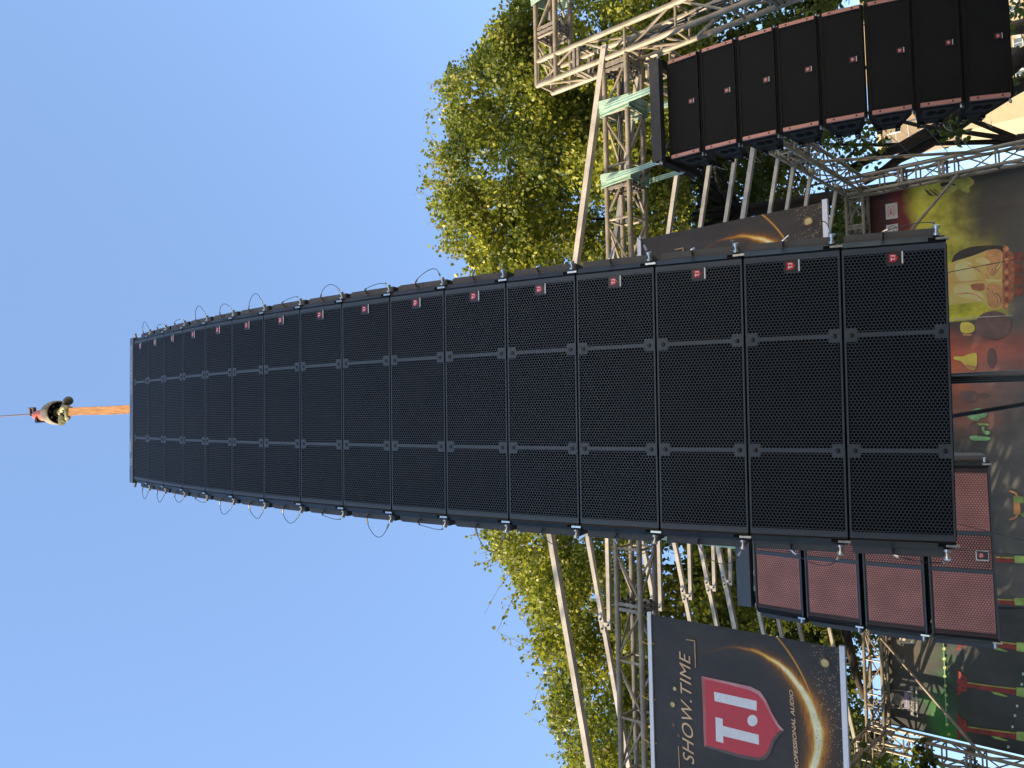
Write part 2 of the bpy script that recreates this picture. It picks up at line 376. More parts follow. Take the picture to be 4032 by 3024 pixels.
# ------------------------------------------------------------------ the tall centre column
H = .3898; WG = 1.18
def main_solid(x, z):
    for sx in (-.236, .236):
        if abs(x-sx) < .007: return 2
        if abs(x-sx) < .026 and (z > -.046 or z < -(H-.010)+.046): return 2
    if abs(x-.541) < .026 and abs(z+.5*H) < .032: return 2
    return 0
def make_main():
    t = thing('loudspeaker_cabinet', 'x', 'loudspeaker', group='hexagon grille cabinets of the tall central column')
    hg = H-.009
    gr = hexgrille(WG, hg, .0082, .0022, main_solid, .84)
    for sx in (-.236, .236):
        for z0, z1 in ((-.05, -.0002), (-hg+.0002, -hg+.05)): gr.bbox((sx-.027, .0006, z0), (sx+.027, .002, z1))
        gr.bbox((sx-.009, .0005, -hg+.01), (sx+.009, .002, -.01))
    gr.build('grille', M['grille'], t)
    body = MB(); a = .022
    for x0, x1 in ((-WG/2+.002, WG/2-.002),):
        body.prism([(a, -.003), (.16, -.004), (.50, -.05), (.50, -hg+.05), (.16, -hg-.0045), (a, -hg-.0065)], 0, x0, x1)
    bo = body.build('cabinet', M['foam'], t)
    for s in (-1, 1):
        r = MB(); xi, xo = WG/2+.001, WG/2+.034
        r.prism([(s*xi, .0), (s*(xi+.006), -.004), (s*xo, .030), (s*xo, .30), (s*xi, .30)], 2, -hg, 0)
        ro = r.build('side_rail', M['rail'], t)
        sl = MB().bbox((min(s*(xi+.010), s*(xi+.021)), .0, -hg-.001), (max(s*(xi+.010), s*(xi+.021)), .05, -hg+.062)); sl.build('slot', M['hole'], ro)
        p = MB(); xp = WG/2+.072
        pf = [(.055, -.012), (.42, -.045), (.42, -hg+.045), (.055, -hg+.020)]
        # casting: chamfered plate standing out beyond the rail
        p.prism([(y, z) for y, z in pf], 0, s*(xo+.0015), s*(xp-.006))
        p.prism([(y+.006, z-.006 if z > -hg/2 else z+.006) for y, z in pf], 0, s*(xp-.006), s*xp)
        po = p.build('side_casting', M['plate'], t)
        k = MB().bbox((min(s*(xi+.011), s*(xi+.020)), -.006, -hg-.012), (max(s*(xi+.011), s*(xi+.020)), .02, -hg+.036)); k.build('link_bar', M['steel'], t)
        pn = MB(); zc = -hg+.028; xc = (xo+xp)/2
        pn.tube((s*xo, .040, zc), (s*(xo+.030), .028, zc), .008, 10); pn.tube((s*(xo+.030), .028, zc), (s*(xp+.004), .024, zc), .013, 12); pn.tube((s*(xo+.004), .032, zc), (s*(xo+.012), .030, zc), .014, 12)
        pn.build('quick_pin', M['steel'], t, smooth=40)
        ms = MB(); ms.tube((s*(xo+.014), .050, -hg*.42), (s*(xo+.034), .026, -hg*.42), .005, 8); ms.build('lanyard_anchor', M['steel'], t, smooth=40)
    for sx in (-.236, .236):
        for z in (-.028, -hg+.028):
            s_ = MB(); s_.lathe([(.0005, -.0042), (.007, -.0042), (.0095, -.003), (.0105, .0)], 14)
            s_.v = [(x+sx, zz, z-y) for x, y, zz in s_.v]; s_.build('screw', M['screw'], t, smooth=40)
    badge(t, .541, -.5*H, .044)
    return t
mA = [-6.97, -5.6, -4.04, -2.25, -0.33, 1.59, 3.42, 5.12, 6.7, 8.24, 9.82, 11.65, 13.87, 16.46, 19.28, 22.2]
ORD = ['first', 'second', 'third', 'fourth', 'fifth', 'sixth', 'seventh', 'eighth']
proto = make_main(); pos = Vector((-.0197, 2.7583, 8.4859)); MROT = (.0126, .0588)
xo_ = WG/2+.034
lan = random.Random(11); cabs = []
for i, a in enumerate(mA):
    rot = (rad(a), MROT[0], MROT[1])
    if i < 8: lab = ORD[i]+' hexagon grille cabinet from the top of the tall central column'
    else: lab = ORD[15-i]+' hexagon grille cabinet from the bottom of the tall central column'
    lab = lab.replace('first hexagon grille cabinet from the top', 'topmost hexagon grille cabinet').replace('first hexagon grille cabinet from the bottom', 'lowest hexagon grille cabinet')
    if i == 0: c = proto; c.location = pos; c.rotation_euler = rot; c['label'] = lab
    else: c = dup(proto, pos, rot, lab)
    cabs.append(c)
    pos = pos + Euler(rot).to_matrix() @ Vector((0, 0, -H))
main_bottom = pos.copy()
for c in cabs:
    for s in (-1, 1):                                      # every lanyard hangs its own way
        out = lan.uniform(.035, .10) if lan.random() < .68 else .008
        pts = arc_loop((s*(xo_+.034), .026, -H*.42), (s*(xo_+.050), .02, -H+.045), (s*out, -.02, 0), lan.uniform(.0, .05))
        mb = MB().path(pts, .0019, 5)
        for e, f_ in ((0, 1), (-1, -2)): mb.tube(pts[e], Vector(pts[e]).lerp(Vector(pts[f_]), .9), .0052, 6, 1)
        mb.build('lanyard', [M['wire'], M['steel']], c)

# fly bar on top of the column
top0 = Vector((-.0197, 2.7583, 8.4859)); r0 = (rad(-7), MROT[0], MROT[1])
fb = thing('fly_frame', 'slim dark fly frame with white lettering on top of the tall central column', 'fly frame', top0, r0)
MB().bbox((-.625, -.006, .006), (.625, .05, .105)).build('front_bar', M['bluebar'], fb)
mb = MB()
for x in (-.6, .6): mb.bbox((x-.02, .05, .006), (x+.02, .6, .10))
mb.bbox((-.58, .27, .02), (.58, .33, .10)); mb.bbox((-.58, .56, .02), (.58, .60, .10)); mb.build('frame_bars', M['cab'], fb)
mb = MB(); add_text(mb, 'T.I PRO AUDIO MAX212 SYSTEM', .14, .045, -.0075, height=.03, width=.42, bold=.02)
for x0, x1, z in ((-.36, -.27, .075), (-.36, -.27, .06), (-.36, -.22, .04)): mb.bbox((x0, -.0085, z), (x1, -.0072, z+.006))
for x0, x1, z0, z1 in ((-.47, -.42, .035, .04), (-.47, -.42, .075, .08), (-.47, -.465, .035, .08), (-.425, -.42, .035, .08)): mb.bbox((x0, -.0085, z0), (x1, -.0072, z1))
add_text(mb, 'T.I', -.459, .048, -.0078, height=.02, bold=.02); mb.build('lettering', M['white'], fb)
mb = MB()
for s in (-1, 1): mb.tube((s*.625, .03, .05), (s*.665, .02, .05), .012, 10)
mb.build('quick_pin', M['steel'], fb, smooth=40)

# lifting sling, crane hook, rope
SLY = 3.04
sb, st_ = at(545, 1612, SLY), at(272, 1622, SLY)
sx0 = (sb.x+st_.x)/2
sl = thing('lifting_sling', 'orange webbing sling between the crane hook and the fly frame', 'sling', (sx0, SLY, 8.55))
pts = [(sb.x+(st_.x-sb.x)*t+.003*math.sin(9*t), SLY, 8.55+(st_.z-8.55)*t) for t in [k/14 for k in range(15)]]
MB().ribbon(pts, .082, .010, (1, .1, 0)).build('webbing', M['sling'], sl, (sx0, SLY, 8.55))
pts2 = [(p[0]+.004, SLY+.03-.02*t/14, p[2]) for t, p in enumerate(pts)]
MB().ribbon(pts2, .078, .010, (1, .2, 0)).build('webbing', M['sling'], sl, (sx0, SLY, 8.55))
hz = st_.z
MB().ribbon([Vector(pts[-1])+Vector((.02*math.cos(a)-.0, .015+.018*math.sin(a), .05*math.sin(a/2))) for a in [k*math.pi/6 for k in range(7)]], .075, .02, (1, .5, .2)).build('stitched_eye', M['sling'], sl, (sx0, SLY, 8.55))
wx, wz = at(210, 1626, SLY).x, at(228, 1626, SLY).z
hk = thing('crane_hook', 'iron crane hook block with round weight and red swivel above the orange sling', 'crane hook', (wx, SLY, wz))
MB().lathe([(.0, -.02), (.05, -.02), (.052, .03), (.105, .03), (.118, -.055), (.128, -.055), (.134, -.04), (.136, .10), (.118, .21), (.075, .27), (.0, .28)], 32).build('weight', M['hookiron'], hk, smooth=35)
mb = MB().lathe([(.104, .0), (.0, .0)], 32, (0, 0, -.004)); mb.build('inner_disc', M['hole'], hk)
for k in range(8):
    a = k*math.pi/4+.2; mb = MB().tube((.086*math.cos(a), .086*math.sin(a), -.026), (.086*math.cos(a), .086*math.sin(a), .0), .012, 6); mb.build('bolt', M['hookiron'], hk)
MB().lathe([(.0, .27), (.05, .27), (.066, .40), (.066, .62), (.05, .74), (.0, .76)], 16, (-.02, 0, 0)).build('swivel', M['hookred'], hk, smooth=40)
mb = MB(); mb.tube((-.07, -.075, .52), (-.07, .03, .52), .035, 12); mb.build('swivel_pin', M['screw'], hk)
mb = MB()
for z in (.80, .92): mb.box((.03, 0, z), (.10, .035, .03)); mb.tube((.075, 0, z), (.075, 0, z+.10), .01, 6)
mb.build('rope_clamp', M['rope'], hk)
hp = [Vector((.0, 0, -.02)), Vector((.0, 0, -.10)), Vector((.028, 0, -.15)), Vector((.055, 0, -.21)), Vector((.045, 0, -.275)), Vector((-.005, 0, -.305)), Vector((-.06, 0, -.28)), Vector((-.085, 0, -.225)), Vector((-.075, 0, -.17))]
ho = MB().path(hp, .036, 10, 0, .026); ho.build('hook', M['hookpaint'], hk, smooth=True)
MB().beam((-.07, -.01, -.17), (.005, -.01, -.12), .03, .014).build('safety_latch', M['hookiron'], hk)
mb = MB().path([(.03, .03, -.08), (.075, .04, -.13), (.12, .04, -.19), (.125, .04, -.24)], .032, 12, 0, .05); mb.build('rubber_boot', M['rubber'], hk, smooth=True)
mb = MB().path([(-.05, -.03, -.17), (-.09, -.04, -.21), (-.12, -.04, -.25)], .026, 8, 0, .034); mb.build('hook_tip', M['hookpaint'], hk, smooth=40)
rp = MB().tube((wx, SLY, wz+.47), (wx, SLY, 42), .0085, 8).build('wire_rope', M['rope']); tag(rp, 'thin steel rope rising into the sky from the crane hook', 'rope')

# ------------------------------------------------------------------ cables under the centre column
mc = at(3757, 1490, 3.75)
cb = thing('cable_bundle', 'thick bundle of black cables hanging straight down under the tall central column', 'cable', (mc.x, 3.75, 0))
for k, (dx, dy) in enumerate(((-.022, 0), (-.011, -.012), (0, .006), (.011, -.01), (.021, .003), (.005, -.02))):
    pts = [(dx*(1.1-.35*z/2.5)+.003*math.sin(z*3+k), dy, z) for z in [0, .4, .8, 1.2, 1.6, 2.0, 2.4, 2.7]]
    MB().path(pts, .0095, 8).build('cable', M['wire'], cb, smooth=True)
p, q = at(3740, 1640, 3.8), at(4200, 1563, 3.4)
o = MB().path([p, p.lerp(q, .5)+Vector((0, 0, -.003)), q, q+(q-p)*2], .0095, 10).build('pull_rope', M['wire'], smooth=True); tag(o, 'single black rope slanting away from under the tall central column', 'rope')
for lab, a, b, Y in (('hair thin wire crossing the golden seated figure print', (3735, 1072), (4060, 1009), 5.0),
                     ('hair thin wire near the low end of the pink grille column, upper of two', (3880, 2090), (4060, 2135), 5.9),
                     ('hair thin wire near the low end of the pink grille column, lower of two', (3880, 2173), (4060, 2188), 5.9)):
    p, q = at(*a, Y), at(*b, Y-.3); o = MB().path([p-(q-p)*.8, p, q, q+(q-p)*1.5], .0022, 5).build('thin_wire', M['wire']); tag(o, lab, 'wire')

# ------------------------------------------------------------------ pink grille column on the left
PW, PH = 1.219, .4203
def pink_solid(x, z):
    if abs(abs(x)-.135) < .012: return 2
    if abs(x) < .123: return .74
    return 0
def make_pink(blob):
    t = thing('loudspeaker_cabinet', 'x', 'loudspeaker', group='pink grille cabinets of the left hung column')
    gr = hexgrille(PW-.03, PH-.024, .0105, .002, pink_solid, .86); gr.v = [(x, y, z-.012) for x, y, z in gr.v]
    gr.build('grille', M['pinkbar'], t)
    for x in (-.135, .135): MB().bbox((x-.014, -.0015, -PH+.014), (x+.014, .0015, -.014)).build('grille_web', M['grille'], t)
    MB().prism([(.0045, -.006), (.012, -.006), (.012, -PH+.006), (.007, -PH+.006)], 0, -PW/2+.01, PW/2-.01).build('foam', M['pinkfoam'], t)
    MB().prism([(.013, -.003), (.52, -.05), (.52, -PH+.05), (.013, -PH+.003)], 0, -PW/2, PW/2).build('cabinet', M['cab'], t)
    fr = MB()
    for z0, z1 in ((-.012, 0), (-PH, -PH+.012)): fr.bbox((-PW/2, -.006, z0), (PW/2, .012, z1))
    fr.build('front_frame', M['grille'], t)
    for s in (-1, 1):
        MB().prism([(s*(PW/2-.012), -.004), (s*(PW/2+.006), -.004), (s*(PW/2+.036), .03), (s*(PW/2+.036), .34), (s*(PW/2+.002), .34), (s*(PW/2+.002), .013), (s*(PW/2-.012), .0125)], 2, -PH, 0).build('side_rail', M['rail'], t)
        MB().prism([(.06, -.012), (.46, -.05), (.46, -PH+.05), (.06, -PH+.02)], 0, s*(PW/2+.0375), s*(PW/2+.075)).build('side_casting', M['plate'], t)
        MB().bbox((min(s*(PW/2+.010), s*(PW/2+.022)), -.008, -PH-.012), (max(s*(PW/2+.010), s*(PW/2+.022)), .02, -PH+.045)).build('link_bar', M['steel'], t)
        MB().tube((s*(PW/2+.03), .03, -PH+.03), (s*(PW/2+.062), .024, -PH+.03), .012, 10).build('quick_pin', M['steel'], t, smooth=40)
    return t
pp = Vector((-1.4148, 6.2, 4.5557)); pA = [-5.06, .12, 5.38, 10.66]; PR = (-.0081, .0572)
pproto = make_pink(0)
for i, a in enumerate(pA):
    rot = (rad(a), PR[0], PR[1]); lab = ['top cabinet of the pink grille column hung at left', 'second cabinet from the top of the pink grille column hung at left', 'third cabinet from the top of the pink grille column hung at left', 'lowest cabinet of the pink grille column, with the white edged badge'][i]
    if i == 0: c = pproto; c.location = pp; c.rotation_euler = rot; c['label'] = lab
    else: c = dup(pproto, pp, rot, lab)
    if i == 3:
        mb = MB().bbox((-.02-.036, -.0075, -PH+.038), (-.02+.036, -.0015, -PH+.118)); mb.build('badge_rim', M['steel'], c)
        badge(c, -.02, -PH+.078, .046, -.0092, False)
    pp = pp+Euler(rot).to_matrix() @ Vector((0, 0, -PH-.03))
pf = thing('fly_frame', 'brushed dark fly bar on top of the pink grille column', 'fly frame', Vector((-1.4148, 6.2, 4.5557)), (rad(-2), PR[0], PR[1]))
MB().bbox((-.60, -.03, .03), (.60, .03, .155)).build('front_bar', M['greyframe'], pf)
mb = MB()
for x in (-.55, .55): mb.bbox((x-.03, .03, .03), (x+.03, .6, .13))
mb.bbox((-.52, .50, .03), (.52, .56, .13)); mb.build('frame_bars', M['cab'], pf)
for x, lab in ((-.12, 'left green sling holding the pink grille column below the front truss'), (.38, 'right green sling holding the pink grille column below the front truss')):
    a_ = Vector((-1.4148+x, 6.28, 4.68)); b_ = Vector((-1.4148+x, 6.46+YAW*(-1.4+x), 5.78))
    o = MB().ribbon([a_, a_.lerp(b_, .5), b_], .06, .008, (1, 0, 0)).build('web_sling', M['strap']); tag(o, lab, 'sling')

# ------------------------------------------------------------------ right hung column
RW, RH, RG = .9016, .3079, .0316
def make_right():
    t = thing('loudspeaker_cabinet', 'x', 'loudspeaker', group='fine mesh cabinets of the right hung column')
    W2 = RW/2
    b = MB(); D_ = .44; hb = .07
    fz = [(.016, .0125), (.10, .010), (D_, -hb), (D_, -RH+hb), (.10, -RH-.010), (.016, -RH-.0125)]
    vs = []
    for s in (-1, 1):
        for y, z in fz: vs.append((s*(W2-(0.0 if y < .04 else .0)), y, z))
    n = len(fz)
    b.add(vs, [tuple(range(n))[::-1], tuple(range(n, 2*n))]+[(i, (i+1) % n, n+(i+1) % n, n+i) for i in range(n)])
    bo = b.build('cabinet', M['cab'], t)
    MB().bbox((-W2+.028, .004, -RH+.014), (W2-.028, .014, -.014)).build('mesh_front', M['mesh'], t)
    fr = MB()
    fr.bbox((-W2, .0, -.014), (W2, .03, -.002)); fr.bbox((-W2, .0, -RH+.002), (W2, .03, -RH+.014)); fr.build('front_lip', M['cab'], t)
    for s in (-1, 1):
        x0, x1 = sorted((s*(W2-.027), s*(W2+.002)))
        e = MB().bbox((x0, -.004, -RH+.015), (x1, .02, -.015)).build('end_rail', M['copper'], t)
        for z in (-.07, -RH+.07): MB().tube(((x0+x1)/2, -.0065, z), ((x0+x1)/2, .0, z), .0075, 10).build('rail_bolt', M['screw'], t)
        # side furniture: raised panel, two-lobed handle, oval emboss, rigging boxes, pin
        X = s*(W2+.001)
        def sidepoly(pts, t0, t1, nm, m): MB().prism(pts, 0, s*(W2+t0), s*(W2+t1)).build(nm, M[m], t)
        sidepoly([(.07, -.045), (.25, -.06), (.29, -.10), (.29, -RH+.10), (.25, -RH+.06), (.07, -RH+.045)], .0005, .006, 'handle_panel', 'cabpanel')
        for zc in (-.118, -RH+.118):
            el = [(.165+.048*math.cos(a), zc+.034*math.sin(a)) for a in [k*math.pi/8 for k in range(16)]]
            sidepoly(el, .0065, .0085, 'handle_hole', 'hole')
        el = [(.36+.05*math.cos(a), -RH/2+.085*math.sin(a)) for a in [k*math.pi/8 for k in range(16)]]
        sidepoly(el, .0005, .005, 'oval_emboss', 'cabpanel')
        for zc in (-.085, -RH+.085):
            mb = MB().box((s*(W2+.014), .40, zc), (.026, .10, .035)); mb.build('rigging_box', M['cab'], t)
            mb = MB().tube((s*(W2+.014), .37, zc), (s*(W2+.030), .37, zc), .010, 8); mb.tube((s*(W2+.014), .43, zc), (s*(W2+.030), .43, zc), .010, 8); mb.build('rigging_pin', M['steel'], t, smooth=40)
        mb = MB().tube((s*(W2-.005), .045, -RH+.005), (s*(W2+.030), .045, -RH+.005), .009, 8); mb.tube((s*(W2+.008), .07, -RH-.012), (s*(W2+.028), .07, -RH-.012), .008, 8); mb.build('quick_pin', M['steel'], t, smooth=40)
        mb = MB().path(arc_loop((s*(W2+.03), .40, -RH+.06), (s*(W2+.03), .43, -RH+.0), (s*.04, .07, 0), .05), .0016, 5); mb.build('lanyard', M['steel'], t)
    badge(t, .02, -RH+.075, .037, -.0005)
    return t
rp_ = Vector((2.4194, 6.3499, 5.1912)); rA = [1.12, 4.3, 7.65, 11.31, 15.31, 19.72, 24.48, 29.41]; RR = (.0006, .0491)
rproto = make_right()
for i, a in enumerate(rA):
    rot = (rad(a), RR[0], RR[1]); lab = ORD[i]+' fine mesh cabinet from the top of the right hung column'
    lab = lab.replace('first fine mesh cabinet from the top', 'topmost fine mesh cabinet').replace('eighth fine mesh cabinet from the top', 'lowest fine mesh cabinet')
    if i == 0: c = rproto; c.location = rp_; c.rotation_euler = rot; c['label'] = lab
    else: c = dup(rproto, rp_, rot, lab)
    rp_ = rp_+Euler(rot).to_matrix() @ Vector((0, 0, -RH-RG))
RT = Vector((2.4194, 6.3499, 5.1912))
rf = thing('fly_frame', 'black wrapped fly frame hung by green straps above the right column', 'fly frame', RT, (0, 0, .05))
MB().bbox((-.47, -.09, .035), (.47, -.015, .135)).build('front_bar', M['flight'], rf)
mb = MB()
for x in (-.45, .45): mb.bbox((x-.03, -.015, .03), (x+.03, .62, .115))
mb.bbox((-.42, .52, .035), (.42, .58, .11)); mb.build('frame_bars', M['cab'], rf)
mb = MB()
for x in (-.48, .48):
    for y in (-.05, .30, .58): mb.tube((x-.02, y, .06), (x+.03, y, .06), .012, 8)
mb.build('frame_pin', M['steel'], rf, smooth=40)

# green straps: wrapped round the front truss, legs down to the fly frame
def strap(label, Xw, fx, wid):
    root = thing('green_strap', label, 'strap', S(Xw, 0, ZT), group='green webbing straps on the front truss'); o = S(Xw, 0, ZT)
    mb = MB(); r = .038
    for k in range(3):
        dx = (k-1)*wid*.30; tl = (k-1)*.018; g = r+.004*k
        ring = [S(Xw+dx+tl, -g, ZT+g), S(Xw+dx-tl*.4, -g, ZB-g), S(Xw+dx+tl, TW+g, ZB-g), S(Xw+dx-tl, TW+g, ZT+g), S(Xw+dx+tl, -g, ZT+g)]
        mb.ribbon(ring, wid*.62, .006, SD, 0)
        for q in ((-.25, .25) if k == 0 else ()):
            mb.ribbon([p+SD*q*wid*.6+(p-S(Xw, TW/2, (ZT+ZB)/2)).normalized()*.006 for p in ring], .006, .003, SD, 1)
    mb.build('wrap', [M['strap'], M['strapline']], root, o)
    for yy, zz, nm in ((-.06, .11, 'front'), (.36, .11, 'rear')):
        e = RT+Vector((fx*math.cos(.05)-yy*.05, yy+fx*.05, zz)); ystart = -r if yy < 0 else TW+r
        p = S(Xw, ystart, ZT-.02 if nm == 'front' else ZB); leg = MB()
        pts = [p, p.lerp(e, .5)+Vector((0, 0, -.004)), e]
        leg.ribbon(pts, wid*.55, .008, SD, 0)
        for q in (-.12, .12): leg.ribbon([v+SD*q*wid+Vector((0, -.006, 0)) for v in pts], .005, .003, SD, 1)
        leg.build('leg', [M['strap'], M['strapline']], root, o)
        sh = MB(); sh.path([e+Vector((.02*math.cos(a), 0, -.02+.03*math.sin(a))) for a in [k*math.pi/6 for k in range(12)]]+[e+Vector((.02, 0, -.02))], .009, 8)
        sh.build('shackle', M['steel'], root, o, smooth=True)
xs, _ = sp(2480, 690, 0); strap('green strap from the front truss to the left end of the right fly frame', xs, -.47, .085)
xs2, _ = sp(2475, 400, 0); strap('green strap wrapped on the front truss close to the upright tower', xs2, .22, .11)
o = MB()
for k in range(3):
    Xw = XR+.97+.05*k; g = .036+.004*k; zt_, zb_ = 6.985, 6.715
    o.ribbon([S(Xw-.03, -g, zt_+g), S(Xw+.02, -g, zb_-g), S(Xw-.02, TW+g, zb_-g), S(Xw+.04, TW+g, zt_+g), S(Xw-.03, -g, zt_+g)], .06, .006, SD)
o.ribbon([S(XR+1.0, -.03, 6.70), S(XR+1.2, -.05, 6.3)], .06, .008, SD); o.ribbon([S(XR+1.0, TW+.03, 6.70), S(XR+1.15, TW+.2, 6.2)], .06, .008, SD)
o = o.build('green_strap', M['strap']); tag(o, 'green webbing wrapped round the outward running wing truss', 'strap')
# loose black cables on truss near the strap
mb = MB()
for k in range(3):
    a_, b_ = S(2.0+.03*k, .12, 6.02), S(2.55, .25, 5.45); pts = [a_, a_+Vector((-.05, 0, -.25)), a_.lerp(b_, .55)+Vector((-.08-.02*k, .03, -.16)), b_+Vector((-.1, 0, -.02)), b_]
    mb.path(pts, .009, 7)
mb = mb.build('power_cable', M['wire'], smooth=True); tag(mb, 'black cables drooping from the front truss into the right fly frame', 'cable')
mb = MB()
for k in range(3):
    mb.path([S(XR+.1+.03*k, .13, z)+Vector((.02*math.sin(z*5+k), .02*math.cos(z*4+k), 0)) for z in [1, 2, 3, 4, 4.6, 5.0, 5.3, 5.6, 5.9]]+[S(2.6-.2*k, .14, 6.03)], .009, 7)
mb = mb.build('power_cable', M['wire'], smooth=True); tag(mb, 'black cables running inside the front right tower', 'cable')

# ------------------------------------------------------------------ banners
def nplane(mbase):
    return mbase
def banner_mat():
    m, nt, p = newmat('dark vinyl print with golden ring'); oc = objc(nt)
    sx = nt.nodes.new('ShaderNodeSeparateXYZ'); nt.links.new(oc, sx.inputs[0]); X, Zc = sx.outputs[0], sx.outputs[2]
    cx, cz, R_ = RING
    dx = mnode(nt, 'SUBTRACT', X, cx); dz = mnode(nt, 'SUBTRACT', Zc, cz)
    d = mnode(nt, 'SQRT', mnode(nt, 'ADD', mnode(nt, 'MULTIPLY', dx, dx), mnode(nt, 'MULTIPLY', dz, dz)))
    cs = mnode(nt, 'DIVIDE', mnode(nt, 'ADD', mnode(nt, 'MULTIPLY', dx, .10), mnode(nt, 'MULTIPLY', dz, -.995)), d)   # 1 at the bottom, -1 on top
    g = mnode(nt, 'POWER', mnode(nt, 'MAXIMUM', mnode(nt, 'MULTIPLY_ADD', cs, .50, .42), 0.0), 2.2)
    wob = mnode(nt, 'MULTIPLY', mnode(nt, 'SUBTRACT', noise(nt, 5, 3, oc), .5), .04)
    e = mnode(nt, 'ADD', mnode(nt, 'SUBTRACT', d, R_), wob)
    wd = mnode(nt, 'MULTIPLY_ADD', g, .020, .009)
    q = mnode(nt, 'DIVIDE', e, wd); core = mnode(nt, 'POWER', 2.718, mnode(nt, 'MULTIPLY', mnode(nt, 'MULTIPLY', q, q), -1))
    q2 = mnode(nt, 'DIVIDE', e, mnode(nt, 'MULTIPLY_ADD', g, .11, .014)); halo = mnode(nt, 'POWER', 2.718, mnode(nt, 'MULTIPLY', mnode(nt, 'MULTIPLY', q2, q2), -1))
    streak = mnode(nt, 'MULTIPLY_ADD', noise(nt, 7, 6, scaled(nt, oc, (1, 1, 9)), .8), 1.9, -.15)
    inten = mnode(nt, 'ADD', mnode(nt, 'MULTIPLY', mnode(nt, 'MULTIPLY', core, g), 1.25), mnode(nt, 'MULTIPLY', mnode(nt, 'MULTIPLY', halo, g), mnode(nt, 'MULTIPLY', streak, .72)))
    # second, thinner streak leaving the ring on the right
    c2x, c2z, c2r = STREAK
    d2 = mnode(nt, 'SQRT', mnode(nt, 'ADD', mnode(nt, 'POWER', mnode(nt, 'SUBTRACT', X, c2x), 2), mnode(nt, 'POWER', mnode(nt, 'SUBTRACT', Zc, c2z), 2)))
    e2 = mnode(nt, 'DIVIDE', mnode(nt, 'SUBTRACT', d2, c2r), .009)
    i2 = mnode(nt, 'MULTIPLY', mnode(nt, 'POWER', 2.718, mnode(nt, 'MULTIPLY', mnode(nt, 'MULTIPLY', e2, e2), -1)), mnode(nt, 'MINIMUM', mnode(nt, 'MAXIMUM', mnode(nt, 'MULTIPLY_ADD', Zc, -1.1, -.70), 0.0), .5))
    i2 = mnode(nt, 'MULTIPLY', i2, mnode(nt, 'GREATER_THAN', dx, .1))
    inten = mnode(nt, 'MAXIMUM', inten, i2)
    col = ramp(nt, inten, [(0, (.050, .042, .035)), (.16, (.12, .06, .022)), (.38, (.50, .19, .03)), (.62, (.80, .50, .08)), (.95, (.92, .86, .55))])
    # gold dust near the lower and the upper edge
    vo = nt.nodes.new('ShaderNodeTexVoronoi'); vo.inputs['Scale'].default_value = 55; nt.links.new(oc, vo.inputs['Vector'])
    dots = mnode(nt, 'LESS_THAN', vo.outputs['Distance'], mnode(nt, 'MULTIPLY', noise(nt, 14, 2, oc), .46))
    edge = mnode(nt, 'MAXIMUM', mnode(nt, 'MULTIPLY_ADD', Zc, -4.0, -5.5), mnode(nt, 'MULTIPLY_ADD', Zc, 9, .55))
    msk = mnode(nt, 'GREATER_THAN', mnode(nt, 'MULTIPLY', noise(nt, 6, 3, oc), mnode(nt, 'MINIMUM', mnode(nt, 'MAXIMUM', edge, 0.0), 1.0)), .30)
    fl = mnode(nt, 'MULTIPLY', dots, msk)
    col = mixc(nt, mnode(nt, 'MULTIPLY', fl, .75), col, (.50, .33, .17))
    blot = ramp(nt, noise(nt, 3, 4, scaled(nt, oc, (1, 1, .5))), [(.35, (.8, .8, .8)), (.65, (1.18, 1.16, 1.14))])
    col = mixc(nt, 1.0, col, blot, 'MULTIPLY')
    nt.links.new(col, p.inputs['Base Color']); p.inputs['Roughness'].default_value = .5; p.inputs['Specular IOR Level'].default_value = .3
    bn = nt.nodes.new('ShaderNodeBump'); bn.inputs['Strength'].default_value = .35; bn.inputs['Distance'].default_value = .03
    nt.links.new(noise(nt, 3.5, 3, scaled(nt, oc, (1.5, 1, .6))), bn.inputs['Height']); nt.links.new(bn.outputs[0], p.inputs['Normal'])
    return m
BY = -.045
b_tr = sp(2561, 2425, BY); b_br = sp(3312, 2545, BY)
BW = 1.60; BX1 = (b_tr[0]+b_br[0])/2; BX0 = BX1-BW; BZ1 = b_tr[1]; BHt = BZ1-b_br[1]; BXC = BX1-BW/2
def bl(zx, zy):                                         # measured on an enlargement of the left banner
    X, z = sp(2500+zx*.4666, 2250+zy*.4666, BY); return X-BXC, z-BZ1
RING = (-3.047-BXC, 4.730-BZ1, .616)
def circ3(p, q, r):
    (ax, ay), (bx, by), (cx_, cy_) = p, q, r
    d = 2*(ax*(by-cy_)+bx*(cy_-ay)+cx_*(ay-by)); A_, B_, C_ = ax*ax+ay*ay, bx*bx+by*by, cx_*cx_+cy_*cy_
    ux, uy = (A_*(by-cy_)+B_*(cy_-ay)+C_*(ay-by))/d, (A_*(cx_-bx)+B_*(ax-cx_)+C_*(bx-ax))/d
    return ux, uy, math.hypot(ax-ux, ay-uy)
STREAK = circ3(bl(1510, 1130), bl(1400, 850), bl(1230, 590))
BM = banner_mat()
